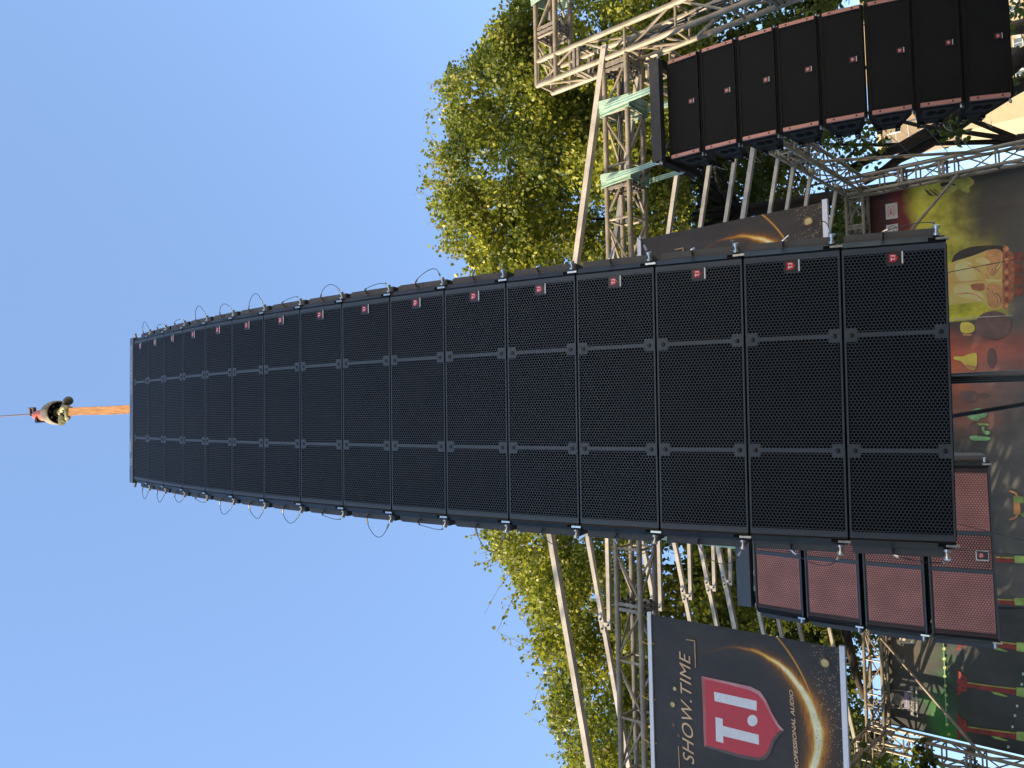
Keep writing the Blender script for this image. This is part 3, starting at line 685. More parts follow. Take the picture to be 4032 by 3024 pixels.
def banner(label, X1):
    XC = X1-BW/2
    t = thing('hanging_banner', label, 'banner', S(XC, BY, BZ1), (0, 0, YAW), group='dark emblem banners on the front truss')
    n = 24; mb = MB(); vs = []; fs = []
    for i in range(n+1):
        x = -BW/2+BW*i/n
        for j in range(13):
            z = -BHt*j/12; vs.append((x, .006*math.sin(3.1*x+2.2*z)*math.sin(math.pi*j/12), z))
    for i in range(n):
        for j in range(12): a = i*13+j; fs.append((a, a+1, a+14, a+13))
    mb.add(vs, fs)
    sh = mb.build('vinyl_sheet', BM, t, smooth=True)
    MB().bbox((-BW/2-.02, -.014, -.012), (BW/2+.02, .016, .028)).build('top_batten', M['bar_white'], t)
    MB().bbox((-BW/2-.02, -.014, -BHt-.03), (BW/2+.02, .016, -BHt+.012)).build('bottom_batten', M['bar_white'], t)
    for x in (-.40, .0, .52, -BW/2+.08):
        mb = MB().path([(x+.01*math.cos(a), .04+.05*math.sin(a), .06+.075*math.cos(a)) for a in [k*math.pi/6 for k in range(13)]], .004, 5); mb.path([(x, -.01, .0), (x+.02, -.03, -.05)], .003, 5); mb.build('tie', M['tie'], t)
    # emblem
    y = -.010
    tip = bl(1265, 1340)
    outer = [(565, 880), (575, 1080), (580, 1200), (583, 1330), (590, 1475), (760, 1530), (900, 1570), (1040, 1595), (1110, 1580), (1150, 1530), (1180, 1440), (1220, 1385), (1265, 1340), (1215, 1285), (1160, 1190), (1110, 1080), (1060, 1010), (980, 970), (800, 930)]
    inner = [(592, 905), (600, 1080), (603, 1200), (605, 1330), (610, 1462), (760, 1503), (900, 1541), (1035, 1565), (1090, 1553), (1128, 1505), (1160, 1418), (1195, 1368), (1232, 1337), (1190, 1282), (1138, 1190), (1090, 1092), (1045, 1035), (975, 1000), (800, 953)]
    O = [bl(*q) for q in outer]; I = [bl(*q) for q in inner]; n = len(O)
    mb = MB()
    mb.add([(a, y-.001, b) for a, b in I], [tuple(range(n))], 0)
    for i in range(n):
        k = (i+1) % n; mi = 2 if i < 4 else (3 if i < 12 else (1 if i < 14 or i > 16 else 1))
        mb.add([(O[i][0], y, O[i][1]), (O[k][0], y, O[k][1]), (I[k][0], y-.001, I[k][1]), (I[i][0], y-.001, I[i][1])], [(0, 1, 2, 3)], mi)
    em = mb.build('emblem', [M['emb_red'], M['emb_pale'], M['emb_top'], M['emb_dark']], t)
    for poly in ([(672, 1012), (1033, 1090), (1033, 1172), (678, 1090)], [(685, 1225), (745, 1240), (748, 1300), (1050, 1375), (1052, 1458), (750, 1385), (752, 1445), (690, 1428)],
                 [(997+43*math.cos(a), 1255+48*math.sin(a)) for a in [k*math.pi/12 for k in range(24)]]):
        mb = MB().add([(a, y-.0025, b) for a, b in [bl(*q) for q in poly]], [tuple(range(len(poly)))]); mb.build('letter', M['white'], em)
    # lettering
    p0, p1 = bl(506, 1628), bl(470, 690); d = Vector((p1[0]-p0[0], p1[1]-p0[1])); L = d.length; d /= L
    hh = abs(bl(375, 690)[1]-bl(470, 690)[1])
    mb = MB(); add_text(mb, 'SHOW.TIME', p0[0], p0[1], y, (d.x, d.y), height=hh*.98, width=L, shear=.25, spacing=1.08); mb.build('show_time_lettering', M['gold'], t)
    e1, e0 = bl(1338, 1000), bl(1388, 1655); d = Vector((e1[0]-e0[0], e1[1]-e0[1])); L = d.length; d /= L; L2 = L*18.2/17.0
    hh = abs(bl(1303, 1000)[1]-bl(1337, 1000)[1])
    mb = MB(); add_text(mb, 'PROFESSIONAL AUDIO', e1[0]-d.x*L2, e1[1]-d.y*L2, y, (d.x, d.y), height=hh, width=L2, bold=.022, shear=.2); mb.build('professional_audio_lettering', M['gold'], t)
    mb = MB()
    for pts in ([(437, 573), (508, 583), (517, 810)], [(372, 1470), (381, 1659), (390, 1850)]):
        q = [bl(*k) for k in pts]
        for a, b in zip(q[:-1], q[1:]): mb.beam((a[0], y, a[1]), (b[0], y, b[1]), .002, .009, up=(0, 0, 1) if abs(a[0]-b[0]) > abs(a[1]-b[1]) else (1, 0, 0))
    mb.build('corner_bracket', M['goldline'], t)
    for (zx, zy, r_, m_) in ((1607, 770, .040, 'bokehdim'), (1607, 770, .030, 'bokeh'), (323, 1120, .024, 'bokeh'), (340, 987, .018, 'bokeh'), (330, 1293, .016, 'bokehdim'), (373, 1383, .014, 'bokehdim')):
        c = bl(zx, zy); yy = y-(.001 if m_ == 'bokeh' else 0)
        if r_ == .030: yy -= .001
        MB().add([(c[0]+r_*math.cos(a), yy, c[1]+r_*math.sin(a)) for a in [k*math.pi/12 for k in range(24)]], [tuple(range(24))]).build('light_spot', M[m_], t)
    return t
banner('dark banner lettered SHOW.TIME with red T.I shield, hung left of the tall column', BX1)
rb = sp(2524, 949, BY)[0]; rb2 = sp(3256, 784, BY)[0]
banner('dark banner with golden ring, mostly hidden behind the tall central column', (rb+rb2)/2)

# ------------------------------------------------------------------ printed backdrop
BDY = 7.42
def bp(x, y): X, z = sp(x, y, BDY); return X, z
def backdrop_mat():
    m, nt, p = newmat('printed stage backdrop'); oc = objc(nt)
    sx = nt.nodes.new('ShaderNodeSeparateXYZ'); nt.links.new(oc, sx.inputs[0]); X, Zc = sx.outputs[0], sx.outputs[2]
    n1 = noise(nt, 1.3, 4, oc); n2 = noise(nt, 3.5, 5, oc); n3 = noise(nt, .8, 3, scaled(nt, oc, (1, 1, .7)))
    base = ramp(nt, n1, [(.3, (.042, .044, .042)), (.7, (.085, .086, .078))])
    def sm(v, a, b):
        n = nt.nodes.new('ShaderNodeMapRange'); n.interpolation_type = 'SMOOTHSTEP'; n.clamp = True
        nt.links.new(v, n.inputs[0]); n.inputs[1].default_value = a; n.inputs[2].default_value = b; return n.outputs[0]
    zn = mnode(nt, 'ADD', Zc, mnode(nt, 'MULTIPLY', mnode(nt, 'SUBTRACT', n2, .5), .5)); xn = mnode(nt, 'ADD', X, mnode(nt, 'MULTIPLY', mnode(nt, 'SUBTRACT', n1, .5), .9))
    # grey misty lower field right of the left seam
    right = sm(X, SEAM-.02, SEAM+.02)
    grey = ramp(nt, n2, [(.25, (.11, .11, .10)), (.75, (.20, .19, .17))])
    base = mixc(nt, mnode(nt, 'MULTIPLY', right, sm(zn, 4.9, 3.6)), base, grey)
    # warm red haze in the middle
    def blob(x, z, rx, rz):
        a = mnode(nt, 'DIVIDE', mnode(nt, 'SUBTRACT', xn, x), rx); b = mnode(nt, 'DIVIDE', mnode(nt, 'SUBTRACT', zn, z), rz)
        dd = mnode(nt, 'ADD', mnode(nt, 'MULTIPLY', a, a), mnode(nt, 'MULTIPLY', b, b))
        return mnode(nt, 'POWER', 2.718, mnode(nt, 'MULTIPLY', dd, -1))
    def B(x, y, rx, rz, c, k=1.):
        nonlocal base
        q = bp(x, y); base = mixc(nt, mnode(nt, 'MULTIPLY', blob(q[0], q[1], rx, rz), k), base, c)
    def W_(x0, z0, x1, z1): pass
    B(3800, 1400, .30, .9, (.72, .15, .08)); B(3830, 1640, .22, .35, (.50, .20, .13), .8); B(3770, 1480, .35, .3, (.80, .20, .08), .8)
    B(3900, 1480, .5, .35, (.48, .24, .18), .6)
    # yellow-green figure field on the right, then maroon corner
    yel = ramp(nt, n2, [(.28, (.30, .30, .025)), (.5, (.66, .60, .05)), (.72, (.82, .74, .16))])
    xa = bp(3800, 1262)[0]; xb = bp(3800, 900)[0]
    fy = mnode(nt, 'MULTIPLY', sm(X, xa-.015, xa+.015), mnode(nt, 'SUBTRACT', 1.0, sm(xn, 3.6, 4.2)))
    zt_, zb_ = bp(3640, 900)[1], bp(3900, 1100)[1]
    fy = mnode(nt, 'MULTIPLY', fy, sm(zn, zb_-.35, zb_+.1)); base = mixc(nt, fy, base, yel)
    dk = ramp(nt, n2, [(.3, (.045, .035, .03)), (.7, (.10, .085, .075))])
    B(3900, 820, .75, .50, (.075, .055, .05)); B(3960, 700, 1.2, .45, (.085, .08, .07)); B(3880, 640, .8, .5, (.05, .045, .035), .9)
    mz = bp(3600, 900)[1]
    base = mixc(nt, mnode(nt, 'MULTIPLY', sm(zn, mz-.10, mz+.16), sm(X, .8, 1.2)), base, (.16, .014, .016))
    base = mixc(nt, mnode(nt, 'MULTIPLY', sm(zn, mz+.18, mz+.5), sm(X, .8, 1.2)), base, (.05, .010, .012))
    # green beam glow at left
    for x, y, r, k in ((3735, 2890, .16, .9), (3730, 2850, .2, .6), (3690, 2800, .14, .45), (3660, 2760, .12, .3)): B(x, y, r, r, (.05, .34, .04), k)
    for y in (2520, 2600, 2680, 2760, 2840): B(3722, y, .10, .16, (.03, .16, .05), .55)
    B(3570, 2560, .30, .38, (.135, .115, .085), .85)  # buff tint painted where the sun patch falls, to brighten it
    # fine cloth weave and wrinkles
    wr = ramp(nt, noise(nt, 5, 5, scaled(nt, oc, (1, 1, .25))), [(.3, (.85, .85, .85)), (.7, (1.12, 1.12, 1.12))])
    base = mixc(nt, 1., base, wr, 'MULTIPLY')
    nt.links.new(base, p.inputs['Base Color']); p.inputs['Roughness'].default_value = .55; p.inputs['Specular IOR Level'].default_value = .4
    bn = nt.nodes.new('ShaderNodeBump'); bn.inputs['Strength'].default_value = .3; bn.inputs['Distance'].default_value = .03
    nt.links.new(noise(nt, 2.2, 3, scaled(nt, oc, (1.2, 1, .5))), bn.inputs['Height']); nt.links.new(bn.outputs[0], p.inputs['Normal'])
    return m
SEAM = bp(3950, 2390)[0]
bd = thing('stage_backdrop', 'wide printed backdrop with golden seated figure, red pillars and green beam at the back of the stage', 'backdrop', S(0, BDY, 0), (0, 0, YAW))
BX_R = bp(3500, 752)[0]; BX_L = XL+TW+.02; BTOP = 5.93
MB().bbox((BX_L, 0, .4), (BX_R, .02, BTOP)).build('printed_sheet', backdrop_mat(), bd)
def pm(name, c, var=.2, sc=6, c2=None): return mat(name, c, .6, 0, var, sc, c2=c2)
P_ = {'red': pm('red pillar print', (.30, .045, .036), .3, 6), 'green': pm('yellow green ring print', (.34, .52, .13), .3, 5), 'yel': pm('yellow rim print', (.42, .40, .08), .3, 8),
      'skin': pm('yellow robe print', (.82, .72, .20), .12, 2.6, (.70, .40, .11)), 'pale': pm('pale robe print', (.86, .78, .34), .12, 4, (.80, .60, .22)), 'brown': pm('red brown shade print', (.26, .075, .045), .35, 8), 'dark': pm('dark brown hair print', (.045, .035, .03), .3, 8),
      'lotus': pm('terracotta plinth print', (.44, .15, .075), .35, 14), 'glow': pm('bright yellow lamp print', (.92, .72, .12), .12, 5), 'orange': pm('orange print', (.70, .34, .13), .2, 6), 'grn': pm('green figure print', (.26, .52, .22), .35, 8),
      'mist': pm('dim mauve figure print', (.20, .12, .10), .25, 4), 'mint': pm('pale mint light print', (.62, .80, .58), .1, 8), 'lamp': pm('pale yellow lamp print', (.66, .72, .22), .15, 8), 'grey': pm('pale grey logo print', (.58, .57, .54), .08, 20), 'violet': pm('violet logo print', (.22, .20, .34), .1, 20), 'seam': pm('pale seam', (.55, .53, .48), .1, 20), 'black': pm('black gap', (.012, .012, .012), .2, 10), 'logored': pm('logo red print', (.55, .05, .04), .1, 20), 'tan': pm('buff plate print', (.60, .52, .36), .1, 10)}
PY = [-.002]
def pr(name, parts, lift=0., parent=None):
    """printed motif: list of (outline in photo pixels, material)"""
    mats = []; mb = MB(); PY[0] -= .00012
    for k, (poly, m_) in enumerate(parts):
        if P_[m_] not in mats: mats.append(P_[m_])
        q = [bp(*c) for c in poly]
        if name not in ('printed_pillar', 'printed_seam') and len(q) >= 5:
            for _ in range(2): q = [p_ for a_, b_ in zip(q, q[1:]+q[:1]) for p_ in ((a_[0]*.75+b_[0]*.25, a_[1]*.75+b_[1]*.25), (a_[0]*.25+b_[0]*.75, a_[1]*.25+b_[1]*.75))]
        mb.add([(a, PY[0]-.00018*k, b) for a, b in q], [tuple(range(len(q)))], mats.index(P_[m_]))
    PY[0] -= .00018*len(parts)
    return mb.build(name, mats, bd)
def T(off, sc, pts): return [(off[0]+a*sc, off[1]+b*sc) for a, b in pts]
def ell(c, rx, ry, n=20, rot=0): return [(c[0]+rx*math.cos(k*2*math.pi/n)*math.cos(rot)-ry*math.sin(k*2*math.pi/n)*math.sin(rot), c[1]+rx*math.cos(k*2*math.pi/n)*math.sin(rot)+ry*math.sin(k*2*math.pi/n)*math.cos(rot)) for k in range(n)]
A = ((3640, 800), .3013)                                 # enlargement of the seated figure
pr('printed_seated_figure', [
    (T(*A, [(345, 800), (380, 680), (470, 620), (620, 560), (1040, 545), (1050, 640), (800, 700), (420, 760)]), 'dark'),
    (T(*A, [(120, 1150), (200, 900), (345, 770), (600, 700), (760, 640), (850, 600), (1030, 600), (1040, 1360), (960, 1395), (840, 1390), (800, 1320), (680, 1290), (400, 1330), (120, 1330)]), 'skin'),
    (T(*A, [(380, 780), (600, 740), (640, 860), (690, 960), (600, 1060), (420, 1000)]), 'pale'), (T(*A, [(380, 1060), (600, 1060), (620, 1150), (760, 1170), (790, 1290), (660, 1270), (380, 1200)]), 'pale'),
    (T(*A, [(600, 1060), (780, 1040), (790, 1060), (790, 1150), (640, 1140), (610, 1110)]), 'lotus'), (T(*A, [(560, 800), (700, 840), (790, 950), (780, 965), (690, 870), (555, 812)]), 'orange'), (T(*A, [(400, 1030), (600, 1015), (790, 1000), (790, 1014), (600, 1032), (400, 1046)]), 'orange'), (T(*A, [(420, 1180), (640, 1160), (780, 1260), (770, 1275), (640, 1178), (420, 1196)]), 'orange'),
    (T(*A, [(790, 640), (850, 600), (1030, 605), (1020, 800), (960, 900), (880, 980), (800, 860)]), 'orange'), (T(*A, [(800, 1060), (900, 1050), (1020, 1080), (1030, 1330), (940, 1380), (840, 1360), (810, 1250)]), 'orange'),
    (T(*A, [(660, 740), (720, 710), (800, 715), (860, 760), (850, 790), (760, 800), (680, 770)]), 'pale'), (T(*A, [(800, 990), (1000, 1000), (1010, 1025), (810, 1030)]), 'pale'), (T(*A, [(800, 900), (830, 930), (850, 985), (800, 985)]), 'orange')])
folds = []
for k in range(5):
    c0 = 1015-24*k; folds.append((T(*A, [(820+26*k, 1110+12*k), (900+22*k, 1150+14*k), (960+12*k, 1240+14*k), (975+10*k, 1330-4*k), (962+10*k, 1330-4*k), (945+12*k, 1245+14*k), (890+22*k, 1165+14*k), (818+26*k, 1122+12*k)]), 'pale' if k % 2 else 'brown'))
for k in range(5):
    folds.append((T(*A, [(850+20*k, 870-4*k), (900+20*k, 850-10*k), (1000+4*k, 760-28*k), (1006+4*k, 772-28*k), (915+20*k, 862-10*k), (856+20*k, 884-4*k)]), 'brown' if k % 2 else 'pale'))
pr('printed_robe_folds', folds)
pr('printed_plinth', [(T(*A, [(1020, 560), (1060, 545), (1110, 580), (1120, 640), (1180, 660), (1175, 1090), (1165, 1260), (1100, 1310), (1070, 1390), (1020, 1380)]), 'lotus')]+
   [(T(*A, ell((1075, 600+k*74), 28, 30)), 'brown' if k % 2 else 'orange') for k in range(11)]+[(T(*A, [(1180, 650+k*150), (1285, 640+k*150), (1290, 760+k*150), (1180, 770+k*150)]), 'brown') for k in range(4)])
A2 = ((3300, 300), .3315)                                # enlargement of the right corner
pr('printed_face', [(T(*A2, [(1210, 1290), (1260, 1275), (1450, 1200), (1560, 1195), (1620, 1240), (1610, 1290), (1560, 1310), (1570, 1395), (1480, 1370), (1440, 1330), (1340, 1400), (1290, 1430), (1230, 1370)]), 'yel'),
    (T(*A2, [(1210, 1270), (1260, 1265), (1330, 1250), (1300, 1290), (1230, 1320)]), 'dark'), (T(*A2, ell((1375, 1290), 24, 12)), 'dark'), (T(*A2, [(1560, 1200), (1620, 1240), (1610, 1280), (1590, 1270)]), 'orange')])
pr('printed_curls', [(T(*A2, [(1030+18*k, 1330+12*(k % 3)), (1060+20*k, 1380+12*k % 40), (1100+18*k, 1420), (1096+18*k, 1426), (1054+20*k, 1388+12*k % 40), (1024+18*k, 1336+12*(k % 3))]), 'dark') for k in range(8)])
A3 = ((3640, 1300), .3013)
pr('printed_lamp_bowl', [(T(*A3, [(470, -90), (510, -110), (600, -105), (660, -60), (660, 10), (600, 40), (500, 40), (468, 0)]), 'glow'), (T(*A3, [(490, 42), (600, 44), (640, 60), (590, 78), (510, 76)]), 'orange')])
pr('printed_shoulders', [(T(*A3, ell((900, -60), 240, 190)), 'mist'), (T(*A3, ell((880, 360), 60, 130)), 'mist')])
pr('printed_golden_robe', [(T(*A3, [(380, 340), (500, 350), (580, 310), (660, 295), (690, 300), (690, 480), (640, 530), (560, 500), (520, 440), (470, 400), (380, 385)]), 'glow'), (T(*A3, [(540, 440), (680, 470), (680, 495), (600, 520), (530, 470)]), 'orange')])
pr('printed_green_figures', [(T(*A3, [(460, 790), (640, 790), (700, 830), (680, 945), (530, 940), (480, 860)]), 'mist'), (T(*A3, [(540, 1100), (700, 1000), (830, 1070), (820, 1130), (720, 1150), (710, 1190), (600, 1170)]), 'grn'), (T(*A3, [(680, 1215), (740, 1215), (850, 1220), (840, 1248), (740, 1240), (690, 1245)]), 'green'),
    (T(*A3, [(740, 1260), (800, 1260), (770, 1310), (860, 1320), (850, 1370), (780, 1360)]), 'grn'), (T(*A3, [(580, 1400), (640, 1370), (780, 1390), (880, 1400), (840, 1450), (700, 1440), (640, 1450)]), 'grn'), (T(*A3, ell((650, 1290), 70, 90)), 'mist'), (T(*A3, ell((780, 850), 90, 24)), 'mist')])
pr('printed_seam', [(T(*A, [(370, 1520), (780, 1480), (1160, 1466), (1160, 1472), (780, 1492), (370, 1530)]), 'seam')])
pr('printed_seam', [([(3400, 2381), (4040, 2391), (4040, 2397), (3400, 2387)], 'black')])
A4 = ((3640, 1700), .3013)
pr('printed_table', [(T(*A4, [(1105, 758), (1215, 795), (1228, 850), (1195, 850), (1190, 810), (1105, 780)]), 'orange'), (T(*A4, [(1110, 1160), (1215, 1130), (1228, 1075), (1198, 1075), (1190, 1110), (1110, 1135)]), 'orange'), (T(*A4, [(1165, 840), (1250, 840), (1260, 1080), (1170, 1080)]), 'orange'), (T(*A4, [(1170, 840), (1300, 850), (1300, 930), (1170, 920)]), 'green'), (T(*A4, ell((1300, 1085), 36, 26)), 'green')])
# pillars
A5 = ((3400, 2500), .3158)
brk = [(1165, 435), (1190, 445), (1215, 455), (1225, 490), (1270, 500), (1290, 520), (1295, 620), (1290, 690), (1262, 700), (1222, 695), (1210, 740), (1165, 755), (1165, 720), (1190, 715), (1185, 690), (1165, 685), (1165, 640), (1190, 632), (1186, 612), (1165, 606), (1165, 560), (1190, 552), (1186, 530), (1165, 520), (1165, 490), (1190, 482), (1165, 470)]
def pillar(y0, slope, dx=0):
    sh = lambda pts: [(a+dx, b+y0-600+(a-1200)*slope) for a, b in pts]
    pr('printed_pillar', [(T(*A5, sh([(1295, 592), (1580, 600), (1910, 600), (2010, 600), (2010, 690), (1910, 685), (1585, 665), (1295, 640)])), 'red'), (T(*A5, sh(brk)), 'red'),
       (T(*A5, sh([(1300, 575), (1560, 590), (1900, 600), (1900, 618), (1560, 606), (1300, 590)])), 'yel'), (T(*A5, sh([(1590, 668), (1700, 676), (1810, 712), (1760, 718), (1640, 700)])), 'green'),
       (T(*A5, sh([(1910, 590), (2010, 585), (2010, 705), (1910, 695)])), 'green'), (T(*A5, sh(ell((1245, 545), 14, 12))), 'dark'), (T(*A5, sh(ell((1245, 650), 14, 12))), 'dark')])
for y0 in (40, 600, 1150): pillar(y0, .085)
B5 = ((3640, 2150), .3316)
for yy in (140, 640):
    pr('printed_pillar', [(T(*B5, [(700, yy-22), (1075, yy-10), (1200, yy-8), (1200, yy+62), (1075, yy+58), (700, yy+40)]), 'red'), (T(*B5, [(700, yy-24), (1060, yy-10), (1060, yy+6), (700, yy-8)]), 'yel'), (T(*B5, [(1065, yy-16), (1090, yy-30), (1200, yy-22), (1200, yy+62), (1080, yy+60)]), 'green')])
pr('printed_string_of_lamps', [(T(*A5, ell(c, 19, 21)), 'lamp') for c in ((1008, 70), (1008, 170), (1010, 295), (1016, 405), (1020, 512), (1025, 630), (1032, 748), (1040, 862), (1046, 1110), (1070, 1235))]+[(T(*A5, [(998, 80), (1003, 80), (1050, 1100), (1030, 1090)]), 'grn')])
pr('printed_heart_lamps', [(T(*A5, [(c[0]-18, c[1]-14), (c[0], c[1]-20), (c[0]+22, c[1]), (c[0], c[1]+20), (c[0]-18, c[1]+14), (c[0]-10, c[1])]), 'mint') for c in ((1920, 880), (1893, 1000), (1862, 1140), (1810, 1390), (1978, 610), (1996, 480))])
# audio system logo
q0 = bp(*T(*A5, [(372, 908)])[0]); 
def a5(x, y): return bp(*T(*A5, [(x, y)])[0])
c = a5(437, 795); r_ = abs(a5(365, 795)[1]-a5(512, 795)[1])/2; yy = PY[0]-.001
mb = MB()
for k in range(5):
    R1 = r_*(.98-.13*k); R2 = R1-.05*r_; n = 40
    vs = [(c[0]+R*math.cos(2*math.pi*i/n), yy, c[1]+R*math.sin(2*math.pi*i/n)) for R in (R1, R2) for i in range(n)]
    mb.add(vs, [(i, (i+1) % n, n+(i+1) % n, n+i) for i in range(n)], 0)
add_text(mb, 'db', c[0]-.26*r_, c[1]-.22*r_, yy-.001, height=r_*.5, width=r_*.55)
t0, t1 = a5(548, 892), a5(548, 715); dl = Vector((t1[0]-t0[0], t1[1]-t0[1])); LL = dl.length; dl /= LL
b0, b1, b2, b3 = a5(512, 908), a5(512, 705), a5(574, 703), a5(575, 908)
mb.add([(q[0], yy-.0003, q[1]) for q in (b0, b1, b2, b3)], [(0, 1, 2, 3)], 1)
fr_ = [a5(362, 905), a5(362, 678), a5(574, 700), a5(575, 910)]
for i in range(4):
    a_, b_ = fr_[i], fr_[(i+1) % 4]; mb.beam((a_[0], yy-.001, a_[1]), (b_[0], yy-.001, b_[1]), .001, .007, up=(0, 0, 1) if i % 2 == 0 else (1, 0, 0))
add_text(mb, 'Soundbulet', t0[0], t0[1]-.005, yy-.001, (dl.x, dl.y), height=abs(a5(526, 800)[1]-a5(556, 800)[1]), width=LL, bold=.01)
t0, t1 = a5(640, 1008), a5(628, 640); dl = Vector((t1[0]-t0[0], t1[1]-t0[1])); LL = dl.length; dl /= LL
add_text(mb, '声必力音响系统', t0[0], t0[1], yy-.001, (dl.x, dl.y), height=abs(a5(585, 800)[1]-a5(632, 800)[1]), width=LL, bold=.012)
t0, t1 = a5(690, 1022), a5(678, 648); dl = Vector((t1[0]-t0[0], t1[1]-t0[1])); LL = dl.length; dl /= LL
add_text(mb, 'Soundbulet Audio System', t0[0], t0[1], yy-.001, (dl.x, dl.y), height=abs(a5(655, 800)[1]-a5(688, 800)[1]), width=LL, bold=.02)
mb.build('audio_logo', [P_['grey'], P_['violet']], bd)
# rounded plate logo beside the pink column
mb = MB()
def rr(x0, y0, x1, y1, mi, dy):
    q = [a5(x, y) for x, y in ((x0+12, y0), (x1-12, y0), (x1, y0+14), (x1, y1-14), (x1-12, y1), (x0+12, y1), (x0, y1-14), (x0, y0+14))]; mb.add([(a, yy-dy, b) for a, b in q], [tuple(range(8))], mi)
rr(455, -90, 650, 105, 0, .0); rr(470, -76, 636, 90, 1, .0008)
for x0, y0, x1, y1 in ((505, 30, 600, 48), (505, -20, 522, 48), (545, -10, 560, 40), (585, -20, 600, 48), (505, -60, 600, -46)): rr(x0-2, y0, x1+2, y1, 0, .0016)
mb.build('plate_logo', [P_['grey'], P_['tan']], bd)
# white cards at the right: MA and a ringed K
A6 = ((3200, 400), .3014)
def card(name, corners, fn):
    q = [bp(*T(*A6, [c_])[0]) for c_ in corners]; mb = MB()
    mb.add([(a, yy, b) for a, b in q], [(0, 1, 2, 3)], 0)
    o = Vector(q[0]); ux = Vector(q[1])-o; uz = Vector(q[3])-o
    def L(a, b): v = o+ux*a+uz*b; return v.x, v.y
    fn(mb, L, ux, uz); mb.build(name, [P_['grey'], P_['logored'], P_['black']], bd)
def ma(mb, L, ux, uz):
    n = 28; ring = []
    for R in (1, .86):
        for i in range(n):
            t = 2*math.pi*i/n; cx_, cz_ = math.copysign(abs(math.cos(t))**.5, math.cos(t)), math.copysign(abs(math.sin(t))**.5, math.sin(t)); p_ = L(.5+.34*R*cx_, .56+.27*R*cz_); ring.append((p_[0], yy-.001, p_[1]))
    mb.add(ring, [(i, (i+1) % n, n+(i+1) % n, n+i) for i in range(n) if i % 14 not in (0, 13)], 1)
    p_ = L(.30, .43); add_text(mb, 'MA', p_[0], p_[1], yy-.0012, (1, 0), 1, height=uz.length*.27, width=ux.length*.42, bold=.01)
    for k in range(2): p_ = L(.2, .12+.06*k); add_text(mb, 'MA LIGHTING', p_[0], p_[1], yy-.0012, (1, 0), 1, height=uz.length*.045, width=ux.length*.6)
def kk(mb, L, ux, uz):
    n = 28; ring = []
    for R in (1, .9):
        for i in range(n): t = 2*math.pi*i/n; p_ = L(.55+.38*R*math.cos(t), .5+.38*R*math.sin(t)*1.15); ring.append((p_[0], yy-.001, p_[1]))
    mb.add(ring, [(i, (i+1) % n, n+(i+1) % n, n+i) for i in range(n)], 2)
    p_ = L(.42, .3); add_text(mb, 'K', p_[0], p_[1], yy-.0012, (1, 0), 2, height=uz.length*.42, bold=.02)
card('brand_card', [(1118, 1525), (1110, 1320), (955, 1345), (965, 1548)], ma)
card('brand_card', [(1128, 1820), (1120, 1595), (965, 1620), (975, 1840)], kk)

# ------------------------------------------------------------------ rolled tarpaulin at the left of the rear truss
ta = [at(3325, 2470, 13.4), at(3352, 2575, 13.4), at(3372, 2660, 13.4), at(3402, 2752, 13.4)]
o = MB().path([ta[0]+(ta[0]-ta[1])*1.5]+ta, .10, 8, 0, .05).build('rolled_tarp', M['tarp'], smooth=True); tag(o, 'rolled dark tarpaulin above the left end of the rear truss', 'tarpaulin')

# ------------------------------------------------------------------ trees
LEAF = [(0, 0, 0), (-.42, .30, .10), (-.34, .66, .06), (0, 1.0, -.10), (.34, .66, .06), (.42, .30, .10), (0, .5, -.02)]
LEAFF = [(0, 6, 1), (1, 6, 2), (2, 6, 3), (3, 6, 4), (4, 6, 5), (5, 6, 0)]
def leaves(name, pos, size, parent, m, origin, tint=None, droop=.5):
    n = len(pos); pos = np.asarray(pos)-np.array(origin)
    yaw = rng.uniform(0, 2*np.pi, n); pit = rng.normal(-.6, .55, n); rol = rng.normal(0, .7, n)
    d = np.stack([np.cos(yaw)*np.cos(pit), np.sin(yaw)*np.cos(pit), np.sin(pit)], 1)
    s = np.stack([-np.sin(yaw), np.cos(yaw), np.zeros(n)], 1); u = np.cross(s, d)
    s2 = s*np.cos(rol)[:, None]+u*np.sin(rol)[:, None]; u2 = np.cross(s2, d)
    L = np.array(LEAF); sz = size*rng.uniform(.65, 1.15, n)
    v = pos[:, None, :]+sz[:, None, None]*(L[None, :, 0:1]*s2[:, None]+L[None, :, 1:2]*d[:, None]+L[None, :, 2:3]*u2[:, None])
    fl = np.array(LEAFF); k = len(L)
    f = (fl[None]+(np.arange(n)*k)[:, None, None]).reshape(-1)
    me = bpy.data.meshes.new(name); nf = n*len(fl)
    me.vertices.add(n*k); me.vertices.foreach_set('co', v.reshape(-1).astype(np.float32))
    me.loops.add(nf*3); me.loops.foreach_set('vertex_index', f.astype(np.int32))
    me.polygons.add(nf); me.polygons.foreach_set('loop_start', np.arange(0, nf*3, 3, dtype=np.int32)); me.polygons.foreach_set('loop_total', np.full(nf, 3, dtype=np.int32))
    me.update(calc_edges=True); me.materials.append(m)
    at_ = me.attributes.new('tint', 'FLOAT', 'POINT')
    tv = rng.beta(2, 2.2, n) if tint is None else tint
    at_.data.foreach_set('value', np.repeat(tv, k).astype(np.float32))
    return place(name, me, parent)
SV = np.array(SUN); GAPS = [(np.array(spw(3575, 2560, BDY)), .75), (np.array(spw(3650, 2510, BDY)), .7)]+[(np.array(S(X, YB, 5.95)), .5) for X in (-2.3,)]
def sun_gaps(pts, tint=None):
    """openings in the crowns through which the low sun reaches the rear truss and the backdrop"""
    for q_, r_ in GAPS:
        v_ = pts-q_; al = v_@SV; dist = np.linalg.norm(v_-al[:, None]*SV, axis=1); k = (dist > r_*rng.uniform(.7, 1.15, len(pts))) | (al < 0)
        pts = pts[k]
        if tint is not None: tint = tint[k]
    return pts, tint
